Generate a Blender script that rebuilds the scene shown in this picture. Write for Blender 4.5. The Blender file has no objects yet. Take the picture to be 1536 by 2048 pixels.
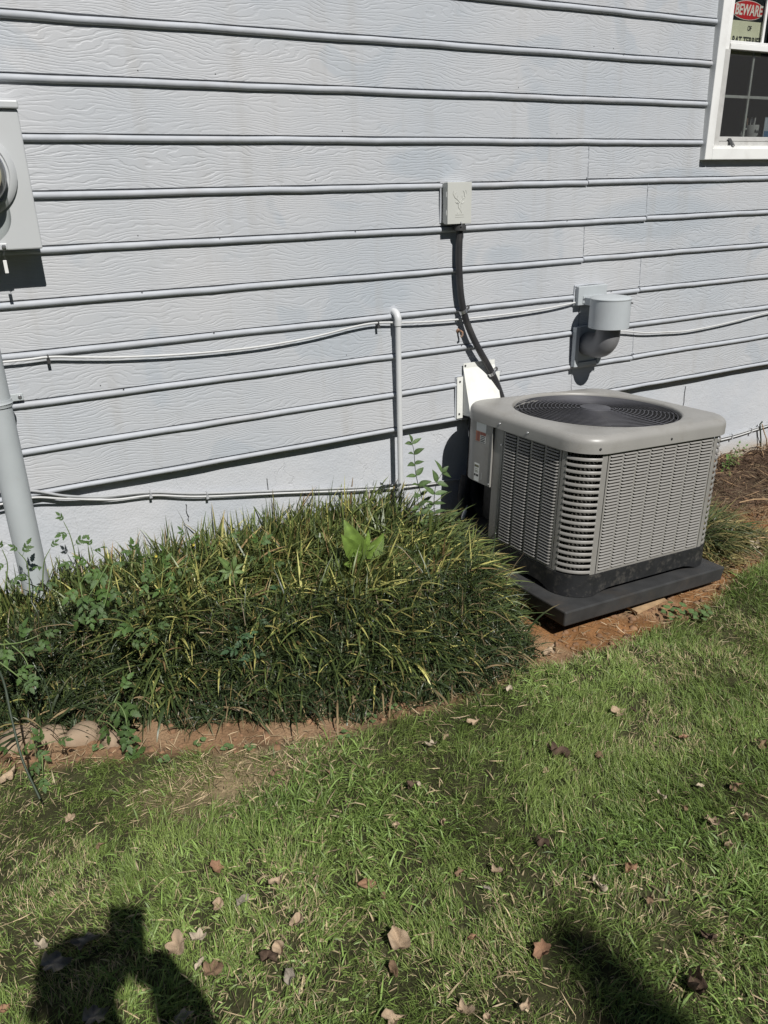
import bpy, math, random
import numpy as np
from mathutils import Vector, Matrix, Euler

random.seed(7)
RNG = np.random.default_rng(11)
scene = bpy.context.scene
COL = scene.collection
R_ = math.radians

# ------------------------------------------------------------------ camera, sky, sun, exposure
F_PX, PITCH, YAW, ROLL, CAM_Z = 1546.0, R_(22.44), R_(27.92), R_(-1.50), 1.48
WALL = 2.75                       # distance from camera to the face of the siding


def cam_dir(x, y, w=1.0):
    """camera space (x right, y up, w forward) to world"""
    c, s = math.cos(ROLL), math.sin(ROLL)
    x, y = c * x - s * y, s * x + c * y
    cp, sp, cy, sy = math.cos(PITCH), math.sin(PITCH), math.cos(YAW), math.sin(YAW)
    fw = w * cp + y * sp
    up = -w * sp + y * cp
    return Vector((x * cy + fw * sy, -x * sy + fw * cy, up))


cam_data = bpy.data.cameras.new("camera")
cam = bpy.data.objects.new("camera", cam_data)
COL.objects.link(cam)
_r, _u, _f = cam_dir(1, 0, 0), cam_dir(0, 1, 0), cam_dir(0, 0, 1)
cam.matrix_world = Matrix(((_r.x, _u.x, -_f.x, 0), (_r.y, _u.y, -_f.y, 0), (_r.z, _u.z, -_f.z, CAM_Z), (0, 0, 0, 1)))
cam_data.sensor_fit = 'VERTICAL'
cam_data.sensor_height = 36.0
cam_data.lens = 36.0 * F_PX / 2048.0
cam_data.clip_start = 0.004
cam_data.clip_end = 400
scene.camera = cam

SUN_EL, SUN_AZ = R_(47.2), R_(1.2)            # light travels along +Y, leaning a little to +X
sun_travel = Vector((math.sin(SUN_AZ) * math.cos(SUN_EL), math.cos(SUN_AZ) * math.cos(SUN_EL), -math.sin(SUN_EL)))
world = bpy.data.worlds.new("World")
scene.world = world
world.use_nodes = True
wn, wl = world.node_tree.nodes, world.node_tree.links
sky = wn.new("ShaderNodeTexSky")
sky.sky_type = 'NISHITA'
sky.sun_disc = False
sky.sun_elevation = SUN_EL
sky.sun_rotation = math.pi + SUN_AZ
sky.air_density = 0.5                          # a deep, clean, clear-day sky
sky.dust_density = 0.0
wn["Background"].inputs[1].default_value = 0.05
wl.new(sky.outputs[0], wn["Background"].inputs[0])
sd = bpy.data.lights.new("sun", 'SUN')
sd.energy = 4.95
sd.angle = R_(0.53)
sd.color = (1.0, 0.975, 0.935)
sun = bpy.data.objects.new("sun", sd)
COL.objects.link(sun)
sun.rotation_euler = sun_travel.to_track_quat('-Z', 'Y').to_euler()
scene.view_settings.view_transform = 'Standard'
scene.view_settings.look = 'None'
scene.view_settings.exposure = 0.0
scene.view_settings.gamma = 1.0
scene.view_settings.use_curve_mapping = False
scene.cycles.max_bounces = 8
scene.cycles.use_denoising = True
scene.cycles.transparent_max_bounces = 12


# ------------------------------------------------------------------ pixel -> place helpers
def ray(u, v):
    return cam_dir((u - 768) / F_PX, -(v - 1024) / F_PX, 1.0)


def on_y(u, v, Y):
    d = ray(u, v)
    d = d * (Y / d.y)
    return Vector((d.x, d.y, d.z + CAM_Z))


def on_wall(u, v, t=0.0):
    return on_y(u, v, WALL - t)


# ------------------------------------------------------------------ noise fields and the ground's height
def vnoise(x, y, scale, seed):
    r = np.random.default_rng(seed)
    tab = r.random((64, 64))
    X, Y = np.asarray(x) / scale + 100.3, np.asarray(y) / scale + 100.7
    ix, iy = np.floor(X).astype(int), np.floor(Y).astype(int)
    fx, fy = X - ix, Y - iy
    fx, fy = fx * fx * (3 - 2 * fx), fy * fy * (3 - 2 * fy)
    a, b = tab[ix % 64, iy % 64], tab[(ix + 1) % 64, iy % 64]
    c, d = tab[ix % 64, (iy + 1) % 64], tab[(ix + 1) % 64, (iy + 1) % 64]
    return (a * (1 - fx) + b * fx) * (1 - fy) + (c * (1 - fx) + d * fx) * fy


EDGE_X = [-60, -1.5, -.6, -.1, .1, .35, .62, 1.02, 1.42, 1.75, 1.98, 2.25, 2.55, 2.92, 3.3, 4.0, 6, 60]
EDGE_Y = [2.5, 2.4, 2.2, 2.04, 1.975, 1.855, 1.75, 1.70, 1.735, 1.72, 1.72, 1.75, 1.82, 1.93, 2.05, 2.25, 2.45, 2.5]


def edge_y(x):
    return np.interp(x, EDGE_X, EDGE_Y)


BED_X = [-1.6, -.6, -.1, .15, .30, .68, .95, 1.15, 1.40, 1.54, 1.64]
BED_Y = [2.45, 2.36, 2.26, 2.15, 2.07, 1.87, 1.775, 1.755, 1.76, 1.83, 2.02]


def bed_front(x):
    return np.interp(x, BED_X, BED_Y, right=9)


def sstep(a, b, x):
    t = np.clip((np.asarray(x, float) - a) / (b - a), 0, 1)
    return t * t * (3 - 2 * t)


def gh(x, y):
    x = np.asarray(x, float)
    y = np.asarray(y, float)
    z = -.05 * sstep(.9, 2.3, x)
    z = z + .018 * (vnoise(x, y, .55, 3) - .5) + .012 * (vnoise(x, y, .17, 4) - .5)
    s = sstep(-.01, .05, y - edge_y(x))
    z = z - .014 * s + .012 * s * (vnoise(x, y, .05, 5) - .5) + .008 * s * (vnoise(x, y, .09, 15) - .5)
    inbed = sstep(0.0, .35, y - bed_front(x)) * sstep(1.66, 1.46, x)
    z = z + .10 * inbed
    z = z + .10 * sstep(2.2, 2.7, y) * sstep(2.75, 3.1, x) * (.7 + .6 * vnoise(x, y, .12, 6))
    far = np.maximum(np.abs(x - 1.5) - 6, 0) + np.maximum(-3 - y, 0)
    return z * np.exp(-far * .5)


def ghs(x, y):
    return float(gh(np.array([x]), np.array([y]))[0])


def on_ground(u, v, up=0.0):
    z = 0.0
    for _ in range(6):
        d = ray(u, v)
        t = (z + up - CAM_Z) / d.z
        p = Vector((d.x * t, d.y * t, z + up))
        z = ghs(p.x, p.y)
    return p


# ------------------------------------------------------------------ materials
MATS = {}


def nodes_of(m):
    return m.node_tree.nodes, m.node_tree.links


def mat(name, col, rough=.55, metal=0.0, var=.12, vscale=9.0, bump=0.0, bscale=120.0, spec=.5, dirt=None, dirt_amt=0.0, dscale=6.0, coat=0.0):
    m = bpy.data.materials.new(name)
    m.use_nodes = True
    n, l = nodes_of(m)
    b = n["Principled BSDF"]
    b.inputs["Roughness"].default_value = rough
    b.inputs["Metallic"].default_value = metal
    b.inputs["Specular IOR Level"].default_value = spec
    b.inputs["Coat Weight"].default_value = coat
    tc = n.new("ShaderNodeTexCoord")
    no = n.new("ShaderNodeTexNoise")
    no.inputs["Scale"].default_value = vscale
    no.inputs["Detail"].default_value = 5
    l.new(tc.outputs["Object"], no.inputs["Vector"])
    mr = n.new("ShaderNodeMapRange")
    mr.inputs[1].default_value, mr.inputs[2].default_value = .3, .7
    mr.inputs[3].default_value, mr.inputs[4].default_value = 1 - var, 1 + var
    l.new(no.outputs[0], mr.inputs[0])
    hs = n.new("ShaderNodeVectorMath")
    hs.operation = 'SCALE'
    hs.inputs[0].default_value = col
    l.new(mr.outputs[0], hs.inputs["Scale"])
    out = hs.outputs[0]
    if dirt is not None:
        n2 = n.new("ShaderNodeTexNoise")
        n2.inputs["Scale"].default_value = dscale
        n2.inputs["Detail"].default_value = 8
        n2.inputs["Roughness"].default_value = .7
        l.new(tc.outputs["Object"], n2.inputs["Vector"])
        m2 = n.new("ShaderNodeMapRange")
        m2.inputs[1].default_value, m2.inputs[2].default_value = .52, .75
        m2.inputs[4].default_value = dirt_amt
        l.new(n2.outputs[0], m2.inputs[0])
        mx = n.new("ShaderNodeMixRGB")
        mx.inputs[2].default_value = (*dirt, 1)
        l.new(m2.outputs[0], mx.inputs[0])
        l.new(out, mx.inputs[1])
        out = mx.outputs[0]
    l.new(out, b.inputs["Base Color"])
    if bump:
        n3 = n.new("ShaderNodeTexNoise")
        n3.inputs["Scale"].default_value = bscale
        n3.inputs["Detail"].default_value = 4
        l.new(tc.outputs["Object"], n3.inputs["Vector"])
        bp = n.new("ShaderNodeBump")
        bp.inputs["Strength"].default_value = bump
        bp.inputs["Distance"].default_value = .003
        l.new(n3.outputs[0], bp.inputs["Height"])
        l.new(bp.outputs[0], b.inputs["Normal"])
    MATS[name] = m
    return m


def math_node(n, l, op, a, b=None, c=None):
    k = n.new("ShaderNodeMath")
    k.operation = op
    for i, v in enumerate((a, b, c)):
        if v is None:
            continue
        if isinstance(v, (int, float)):
            k.inputs[i].default_value = v
        else:
            l.new(v, k.inputs[i])
    return k.outputs[0]


def siding_material():
    """painted hardboard siding with pressed wood grain; the grain is relief, the colour only drifts a little"""
    m = bpy.data.materials.new("painted_siding")
    m.use_nodes = True
    n, l = nodes_of(m)
    b = n["Principled BSDF"]
    b.inputs["Roughness"].default_value = .5
    b.inputs["Specular IOR Level"].default_value = .35
    tc = n.new("ShaderNodeTexCoord")
    oi = n.new("ShaderNodeObjectInfo")
    sep = n.new("ShaderNodeSeparateXYZ")
    l.new(tc.outputs["Object"], sep.inputs[0])
    rx = math_node(n, l, 'MULTIPLY_ADD', oi.outputs["Random"], 41.0, sep.outputs[0])
    rz = math_node(n, l, 'MULTIPLY_ADD', oi.outputs["Random"], 17.0, sep.outputs[2])

    def noise(sx, sz, detail, rough=.5, dist=0.0):
        cb = n.new("ShaderNodeCombineXYZ")
        l.new(math_node(n, l, 'MULTIPLY', rx, sx), cb.inputs[0])
        l.new(math_node(n, l, 'MULTIPLY', rz, sz), cb.inputs[2])
        t = n.new("ShaderNodeTexNoise")
        t.inputs["Scale"].default_value = 1.0
        t.inputs["Detail"].default_value = detail
        t.inputs["Roughness"].default_value = rough
        t.inputs["Distortion"].default_value = dist
        l.new(cb.outputs[0], t.inputs["Vector"])
        return t.outputs[0]

    big = noise(3.2, 10.0, 1.5)
    mid = noise(18.0, 44.0, 1.5)
    ph = math_node(n, l, 'MULTIPLY', rz, 1 / .0105)
    ph = math_node(n, l, 'MULTIPLY_ADD', big, 13.0, ph)
    ph = math_node(n, l, 'MULTIPLY_ADD', mid, 1.7, ph)
    s = math_node(n, l, 'SINE', math_node(n, l, 'MULTIPLY', ph, 2 * math.pi))
    mr = n.new("ShaderNodeMapRange")
    mr.interpolation_type = 'SMOOTHSTEP'
    mr.inputs[1].default_value, mr.inputs[2].default_value = .05, 1.0
    l.new(s, mr.inputs[0])
    brk = noise(14.0, 80.0, 3.0, .65)
    mk = n.new("ShaderNodeMapRange")
    mk.inputs[1].default_value, mk.inputs[2].default_value = .34, .60
    l.new(brk, mk.inputs[0])
    groove = math_node(n, l, 'MULTIPLY', mr.outputs[0], mk.outputs[0])
    fine = noise(60.0, 420.0, 2.0)
    deep = math_node(n, l, 'MULTIPLY_ADD', math_node(n, l, 'FRACT', math_node(n, l, 'MULTIPLY', oi.outputs["Random"], 7.31)), .7, .65)
    h = math_node(n, l, 'MULTIPLY_ADD', fine, .28, math_node(n, l, 'MULTIPLY', math_node(n, l, 'MULTIPLY', groove, deep), -1.0))
    bp = n.new("ShaderNodeBump")
    bp.inputs["Strength"].default_value = .55
    bp.inputs["Distance"].default_value = .0017
    l.new(h, bp.inputs["Height"])
    l.new(bp.outputs[0], b.inputs["Normal"])
    # colour: pale grey-blue paint, faint warmer and cooler clouds, a few touched-up bluish patches
    cl = n.new("ShaderNodeTexNoise")
    cl.inputs["Scale"].default_value = 1.7
    cl.inputs["Detail"].default_value = 3
    l.new(tc.outputs["Object"], cl.inputs["Vector"])
    cr = n.new("ShaderNodeValToRGB")
    cr.color_ramp.elements[0].position, cr.color_ramp.elements[0].color = .35, (.420, .445, .475, 1)
    cr.color_ramp.elements[1].position, cr.color_ramp.elements[1].color = .66, (.470, .478, .492, 1)
    l.new(cl.outputs[0], cr.inputs[0])
    pt = n.new("ShaderNodeTexNoise")
    pt.inputs["Scale"].default_value = 3.1
    pt.inputs["Detail"].default_value = 2
    pt.inputs["Distortion"].default_value = .6
    mp = n.new("ShaderNodeMapping")
    mp.inputs["Location"].default_value = (3.3, 0, 1.7)
    l.new(tc.outputs["Object"], mp.inputs[0])
    l.new(mp.outputs[0], pt.inputs["Vector"])
    pm = n.new("ShaderNodeMapRange")
    pm.inputs[1].default_value, pm.inputs[2].default_value, pm.inputs[4].default_value = .62, .66, .55
    l.new(pt.outputs[0], pm.inputs[0])
    # hand-sized touch-ups of newer, bluer paint beside the fittings
    acc = pm.outputs[0]
    for cx, cz, w, h_ in ((1.66, 1.575, .16, .055), (1.47, 1.115, .13, .06), (2.95, 1.34, .42, .10), (2.05, 1.225, .12, .05), (3.05, 1.50, .30, .05)):
        dx = math_node(n, l, 'MULTIPLY', math_node(n, l, 'SUBTRACT', sep.outputs[0], cx), 1 / w)
        dz = math_node(n, l, 'MULTIPLY', math_node(n, l, 'SUBTRACT', sep.outputs[2], cz), 1 / h_)
        rr_ = math_node(n, l, 'ADD', math_node(n, l, 'MULTIPLY', dx, dx), math_node(n, l, 'MULTIPLY', dz, dz))
        rr_ = math_node(n, l, 'MULTIPLY_ADD', pt.outputs[0], 1.6, rr_)
        k = n.new("ShaderNodeMapRange")
        k.inputs[1].default_value, k.inputs[2].default_value, k.inputs[3].default_value, k.inputs[4].default_value = 1.3, 2.0, .75, 0.0
        l.new(rr_, k.inputs[0])
        acc = math_node(n, l, 'MAXIMUM', acc, k.outputs[0])
    mx = n.new("ShaderNodeMixRGB")
    mx.inputs[2].default_value = (.380, .415, .452, 1)
    l.new(acc, mx.inputs[0])
    l.new(cr.outputs[0], mx.inputs[1])
    # faint run-off streaks
    stv = n.new("ShaderNodeMapping")
    stv.inputs["Scale"].default_value = (17, 1, 1.1)
    l.new(tc.outputs["Object"], stv.inputs[0])
    sn = n.new("ShaderNodeTexNoise")
    sn.inputs["Scale"].default_value = 1.0
    sn.inputs["Detail"].default_value = 5
    l.new(stv.outputs[0], sn.inputs["Vector"])
    sm = n.new("ShaderNodeMapRange")
    sm.inputs[1].default_value, sm.inputs[2].default_value, sm.inputs[4].default_value = .54, .74, .30
    l.new(sn.outputs[0], sm.inputs[0])
    m3 = n.new("ShaderNodeMixRGB")
    m3.inputs[2].default_value = (.36, .35, .33, 1)
    l.new(sm.outputs[0], m3.inputs[0])
    l.new(mx.outputs[0], m3.inputs[1])
    l.new(m3.outputs[0], b.inputs["Base Color"])
    return m


def foundation_material():
    m = bpy.data.materials.new("painted_parging")
    m.use_nodes = True
    n, l = nodes_of(m)
    b = n["Principled BSDF"]
    b.inputs["Roughness"].default_value = .75
    tc = n.new("ShaderNodeTexCoord")
    sep = n.new("ShaderNodeSeparateXYZ")
    l.new(tc.outputs["Object"], sep.inputs[0])
    a = n.new("ShaderNodeTexNoise")
    a.inputs["Scale"].default_value = 3.0
    a.inputs["Detail"].default_value = 6
    l.new(tc.outputs["Object"], a.inputs["Vector"])
    cr = n.new("ShaderNodeValToRGB")
    cr.color_ramp.elements[0].position, cr.color_ramp.elements[0].color = .35, (.47, .495, .53, 1)
    cr.color_ramp.elements[1].position, cr.color_ramp.elements[1].color = .65, (.535, .545, .565, 1)
    l.new(a.outputs[0], cr.inputs[0])
    # bare, earth-stained concrete where the paint stops just above the soil, to the right of the condenser
    zz = math_node(n, l, 'MULTIPLY_ADD', a.outputs[0], .22, sep.outputs[2])
    low = n.new("ShaderNodeMapRange")
    low.inputs[1].default_value, low.inputs[2].default_value = .24, .15
    l.new(zz, low.inputs[0])
    right = n.new("ShaderNodeMapRange")
    right.inputs[1].default_value, right.inputs[2].default_value = 2.9, 3.3
    l.new(sep.outputs[0], right.inputs[0])
    k = math_node(n, l, 'MULTIPLY', low.outputs[0], right.outputs[0])
    mx = n.new("ShaderNodeMixRGB")
    mx.inputs[2].default_value = (.44, .38, .30, 1)
    l.new(k, mx.inputs[0])
    l.new(cr.outputs[0], mx.inputs[1])
    # hairline cracks
    v = n.new("ShaderNodeTexVoronoi")
    v.feature = 'DISTANCE_TO_EDGE'
    v.inputs["Scale"].default_value = 2.6
    dn = n.new("ShaderNodeTexNoise")
    dn.inputs["Scale"].default_value = 7
    dn.inputs["Detail"].default_value = 5
    l.new(tc.outputs["Object"], dn.inputs["Vector"])
    dv = n.new("ShaderNodeVectorMath")
    dv.operation = 'MULTIPLY_ADD'
    dv.inputs[1].default_value = (.35, .35, .35)
    l.new(dn.outputs[1], dv.inputs[0])
    l.new(tc.outputs["Object"], dv.inputs[2])
    l.new(dv.outputs[0], v.inputs["Vector"])
    ck = n.new("ShaderNodeMapRange")
    ck.inputs[1].default_value, ck.inputs[2].default_value = .002, .007
    l.new(v.outputs["Distance"], ck.inputs[0])
    gate = n.new("ShaderNodeMapRange")
    gate.inputs[1].default_value, gate.inputs[2].default_value = .5, .56
    l.new(a.outputs[0], gate.inputs[0])
    crack = math_node(n, l, 'MULTIPLY', math_node(n, l, 'SUBTRACT', 1.0, ck.outputs[0]), gate.outputs[0])
    l.new(mx.outputs[0], b.inputs["Base Color"])
    f = n.new("ShaderNodeTexNoise")
    f.inputs["Scale"].default_value = 120
    f.inputs["Detail"].default_value = 3
    l.new(tc.outputs["Object"], f.inputs["Vector"])
    f2 = n.new("ShaderNodeTexNoise")
    f2.inputs["Scale"].default_value = 22
    f2.inputs["Detail"].default_value = 4
    l.new(tc.outputs["Object"], f2.inputs["Vector"])
    h = math_node(n, l, 'MULTIPLY_ADD', f2.outputs[0], 1.4, f.outputs[0])
    h = math_node(n, l, 'MULTIPLY_ADD', crack, -1.0, h)
    bp = n.new("ShaderNodeBump")
    bp.inputs["Strength"].default_value = .45
    bp.inputs["Distance"].default_value = .004
    l.new(h, bp.inputs["Height"])
    l.new(bp.outputs[0], b.inputs["Normal"])
    return m


def attr_material(name, rough=.55, trans=.0, bump=0, bscale=200, spec=.4, varscale=0, var=0):
    """base colour comes from the mesh's own per-blade / per-leaf colour"""
    m = bpy.data.materials.new(name)
    m.use_nodes = True
    n, l = nodes_of(m)
    b = n["Principled BSDF"]
    b.inputs["Roughness"].default_value = rough
    b.inputs["Specular IOR Level"].default_value = spec
    at = n.new("ShaderNodeAttribute")
    at.attribute_name = "col"
    out = at.outputs["Color"]
    tc = n.new("ShaderNodeTexCoord")
    if var:
        no = n.new("ShaderNodeTexNoise")
        no.inputs["Scale"].default_value = varscale
        no.inputs["Detail"].default_value = 5
        l.new(tc.outputs["Object"], no.inputs["Vector"])
        mr = n.new("ShaderNodeMapRange")
        mr.inputs[1].default_value, mr.inputs[2].default_value = .3, .7
        mr.inputs[3].default_value, mr.inputs[4].default_value = 1 - var, 1 + var
        l.new(no.outputs[0], mr.inputs[0])
        vm = n.new("ShaderNodeVectorMath")
        vm.operation = 'SCALE'
        l.new(out, vm.inputs[0])
        l.new(mr.outputs[0], vm.inputs["Scale"])
        out = vm.outputs[0]
    l.new(out, b.inputs["Base Color"])
    if bump:
        n3 = n.new("ShaderNodeTexNoise")
        n3.inputs["Scale"].default_value = bscale
        n3.inputs["Detail"].default_value = 5
        l.new(tc.outputs["Object"], n3.inputs["Vector"])
        bp = n.new("ShaderNodeBump")
        bp.inputs["Strength"].default_value = bump
        bp.inputs["Distance"].default_value = .004
        l.new(n3.outputs[0], bp.inputs["Height"])
        l.new(bp.outputs[0], b.inputs["Normal"])
    if trans:
        tr = n.new("ShaderNodeBsdfTranslucent")
        l.new(out, tr.inputs[0])
        mx = n.new("ShaderNodeMixShader")
        mx.inputs[0].default_value = trans
        l.new(b.outputs[0], mx.inputs[1])
        l.new(tr.outputs[0], mx.inputs[2])
        l.new(mx.outputs[0], n["Material Output"].inputs[0])
    MATS[name] = m
    return m


M_SIDING = siding_material()
M_BEAD = mat("painted_bead", (.425, .445, .475), .6, spec=.3, var=.08, vscale=14, bump=.35, bscale=45, dirt=(.42, .36, .30), dirt_amt=.25, dscale=3)
M_FOUND = foundation_material()
M_BACKING = mat("dark_sheathing", (.02, .02, .022), .9)
M_WHITE = mat("white_vinyl", (.80, .80, .78), .4, var=.03, dirt=(.45, .42, .38), dirt_amt=.3, dscale=5)
M_METER = mat("grey_enamel", (.50, .515, .52), .38, var=.03, vscale=5, dirt=(.38, .37, .35), dirt_amt=.25, dscale=5)
M_CONDUIT = mat("grey_conduit_paint", (.42, .45, .46), .5, var=.06, vscale=6, bump=.05, dirt=(.33, .32, .30), dirt_amt=.35, dscale=7)
M_BOX = mat("beige_grey_enamel", (.52, .525, .49), .4, var=.03)
M_BLACKTUBE = mat("black_tube", (.030, .030, .032), .45, var=.2, dirt=(.12, .11, .10), dirt_amt=.35, dscale=14)
M_FOAM = mat("black_foam", (.016, .016, .018), .9, var=.3, vscale=40, bump=.6, bscale=220)
M_PVC = mat("white_pvc_paint", (.60, .61, .615), .4, var=.03, dirt=(.42, .40, .37), dirt_amt=.2, dscale=8)
M_CABLE = mat("white_cable", (.58, .585, .58), .45, var=.05, dirt=(.35, .33, .30), dirt_amt=.35, dscale=10)
M_CABLE2 = mat("grey_cable", (.40, .41, .42), .5, var=.08, dirt=(.2, .19, .18), dirt_amt=.4, dscale=9)
M_CLIP = mat("dark_clip", (.05, .05, .05), .5)
M_ZINC = mat("zinc_steel", (.55, .55, .56), .35, metal=.9, var=.1)
M_RUST = mat("rusty_steel", (.22, .12, .07), .7, var=.4, vscale=120, dirt=(.5, .48, .45), dirt_amt=.8, dscale=90)
M_HOOD = mat("white_hood_metal", (.76, .765, .72), .42, var=.03, vscale=20, dirt=(.52, .50, .42), dirt_amt=.45, dscale=16)
M_VENT = mat("grey_painted_vent", (.43, .46, .475), .45, var=.05, dirt=(.33, .32, .31), dirt_amt=.2, dscale=8)
M_ELBOW = mat("dark_grey_pipe", (.20, .20, .205), .45, var=.08)
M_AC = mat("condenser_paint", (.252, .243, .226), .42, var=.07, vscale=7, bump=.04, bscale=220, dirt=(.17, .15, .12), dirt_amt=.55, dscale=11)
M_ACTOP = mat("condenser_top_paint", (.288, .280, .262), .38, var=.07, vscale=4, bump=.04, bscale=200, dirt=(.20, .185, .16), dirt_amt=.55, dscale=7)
M_COIL = mat("coil_fins", (.035, .033, .030), .6, var=.3, vscale=60)
M_GRILLE = mat("black_grille_wire", (.075, .075, .084), .55, spec=.3, var=.2, dirt=(.12, .115, .11), dirt_amt=.4, dscale=20)
M_FAN = mat("fan_blade_metal", (.007, .007, .008), .7, var=.2)
M_BASE = mat("black_base_plastic", (.017, .0175, .019), .55, var=.25, vscale=30, bump=.15, bscale=90, dirt=(.16, .145, .125), dirt_amt=.5, dscale=34)
M_PAD = mat("grey_composite_pad", (.035, .0355, .036), .65, var=.25, vscale=14, bump=.2, bscale=160, dirt=(.09, .07, .052), dirt_amt=.4, dscale=6)
M_DARK = mat("dark_void", (.004, .004, .005), .9)
M_STICKER = mat("sticker_paper", (.78, .78, .74), .5, var=.08, vscale=60)
M_STICKER2 = mat("sticker_grey", (.70, .71, .70), .4, var=.06)
M_INK = mat("dark_ink", (.03, .03, .03), .6)
M_OLIVE = mat("olive_ink", (.13, .13, .07), .6)
M_ORANGE = mat("warning_orange", (.34, .12, .06), .5, var=.15, vscale=80)
M_REDBROWN = mat("warning_red", (.20, .055, .035), .5, var=.15, vscale=80)
M_SIGNRED = mat("sign_red", (.56, .03, .035), .45, var=.08)
M_SIGNBLACK = mat("sign_black", (.012, .014, .016), .5)
M_CREAM = mat("sign_cream", (.66, .63, .47), .5, var=.06, vscale=14)
M_SIGNWHITE = mat("sign_white", (.80, .72, .66), .5)
M_MUG = mat("mug_ceramic", (.46, .45, .44), .35)
M_BLUE = mat("card_blue", (.06, .16, .30), .5)
M_CARD = mat("card_white", (.40, .44, .50), .5)
M_SASHGREY = mat("weathered_sash", (.50, .495, .475), .5, var=.08, vscale=20, dirt=(.28, .26, .24), dirt_amt=.6, dscale=16)
M_STONE = mat("river_stone", (.29, .215, .145), .85, var=.16, vscale=22, bump=.5, bscale=70, dirt=(.34, .23, .15), dirt_amt=.6, dscale=14)
M_WOOD = mat("weathered_shim", (.40, .27, .15), .75, var=.25, vscale=40, bump=.3, bscale=80)
M_GRASS = attr_material("lawn_blade", .5, trans=.22, spec=.35)
M_LIRI = attr_material("liriope_blade", .42, trans=.15, spec=.45)
M_LEAF = attr_material("green_leaf", .5, trans=.25, bump=.3, bscale=260, spec=.4, varscale=60, var=.18)
M_DEAD = attr_material("dead_leaf", .75, trans=.12, bump=.55, bscale=170, spec=.2, varscale=70, var=.28)
M_STEM = mat("green_stem", (.13, .19, .06), .55, var=.2, vscale=30)
M_DARKSTEM = mat("dark_stem", (.035, .05, .03), .6, var=.2, vscale=30)
M_FLOWER = mat("yellow_petal", (.60, .50, .08), .5)
M_SKIN = mat("skin", (.45, .27, .19), .55)
M_SHIRT = mat("shirt_cotton", (.10, .12, .16), .85, bump=.2, bscale=90)
M_JEANS = mat("jeans_denim", (.05, .07, .12), .85, bump=.2, bscale=120)
M_SHOE = mat("shoe_rubber", (.06, .06, .06), .7)
M_HAIR = mat("hair", (.04, .028, .02), .6)
M_PHONE = mat("phone_shell", (.02, .02, .022), .25)
M_BARK = mat("bark", (.12, .09, .07), .85, var=.3, vscale=20, bump=.6, bscale=30)
M_EVERGREEN = mat("evergreen_spray", (.035, .07, .03), .65, var=.3, vscale=12)


# ------------------------------------------------------------------ mesh helpers
class MB:
    def __init__(self):
        self.v, self.f = [], []

    def add(self, vs, fs):
        o = len(self.v)
        self.v += [tuple(p) for p in vs]
        self.f += [tuple(i + o for i in f) for f in fs]
        return self

    def box(self, x0, x1, y0, y1, z0, z1):
        vs = [(x, y, z) for x in (x0, x1) for y in (y0, y1) for z in (z0, z1)]
        return self.add(vs, [(0, 1, 3, 2), (4, 6, 7, 5), (0, 4, 5, 1), (2, 3, 7, 6), (0, 2, 6, 4), (1, 5, 7, 3)])

    def loops(self, rings, close=True, cap0=False, cap1=False):
        n = len(rings[0])
        vs = [p for r in rings for p in r]
        fs = []
        for i in range(len(rings) - 1):
            for j in range(n if close else n - 1):
                k = (j + 1) % n
                fs.append((i * n + j, i * n + k, (i + 1) * n + k, (i + 1) * n + j))
        if cap0:
            fs.append(tuple(range(n - 1, -1, -1)))
        if cap1:
            fs.append(tuple((len(rings) - 1) * n + j for j in range(n)))
        return self.add(vs, fs)

    def tube(self, pts, rad, n=10, caps=True):
        pts = [Vector(p) for p in pts]
        rads = rad if isinstance(rad, (list, tuple)) else [rad] * len(pts)
        tang = []
        for i in range(len(pts)):
            d = pts[min(i + 1, len(pts) - 1)] - pts[max(i - 1, 0)]
            tang.append(d.normalized())
        ref = Vector((0, 0, 1)) if abs(tang[0].z) < .9 else Vector((1, 0, 0))
        u = (ref - tang[0] * ref.dot(tang[0])).normalized()
        rings = []
        for p, t, r in zip(pts, tang, rads):
            u = (u - t * u.dot(t)).normalized()
            w = t.cross(u)
            rings.append([p + (u * math.cos(2 * math.pi * k / n) + w * math.sin(2 * math.pi * k / n)) * r for k in range(n)])
        return self.loops(rings, True, caps, caps)

    def lathe(self, prof, c=(0, 0, 0), axis='Z', n=32):
        rings = []
        for r, h in prof:
            ring = []
            for k in range(n):
                a = 2 * math.pi * k / n
                x, y = r * math.cos(a), r * math.sin(a)
                p = (x, y, h) if axis == 'Z' else (x, -h, y)      # 'Y': h measured towards the viewer (-Y)
                ring.append((c[0] + p[0], c[1] + p[1], c[2] + p[2]))
            rings.append(ring)
        return self.loops(rings, True, True, True)

    def extrude_x(self, prof, x0, x1):
        """prof: closed list of (y,z)"""
        return self.loops([[(x0, y, z) for y, z in prof], [(x1, y, z) for y, z in prof]], True, True, True)

    def build(self, name, m, parent=None, smooth=None, bevel=0.0, local=False, kind=None):
        me = bpy.data.meshes.new(name)
        me.from_pydata(self.v, [], self.f)
        me.update()
        return finish(name, me, m, parent, smooth, bevel, local, kind)


def finish(name, me, m, parent=None, smooth=None, bevel=0.0, local=False, kind=None):
    if smooth is not None:
        me.polygons.foreach_set("use_smooth", [True] * len(me.polygons))
        if smooth < 180:
            me.set_sharp_from_angle(angle=R_(smooth))
    o = bpy.data.objects.new(name, me)
    COL.objects.link(o)
    if m is not None and not me.materials:
        me.materials.append(m)
    if bevel:
        bv = o.modifiers.new("edge", 'BEVEL')
        bv.width = bevel
        bv.segments = 2
        bv.limit_method = 'ANGLE'
        bv.angle_limit = R_(40)
    if parent is not None:
        put(o, parent, local)
    if kind:
        o["kind"] = kind
    return o


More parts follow.
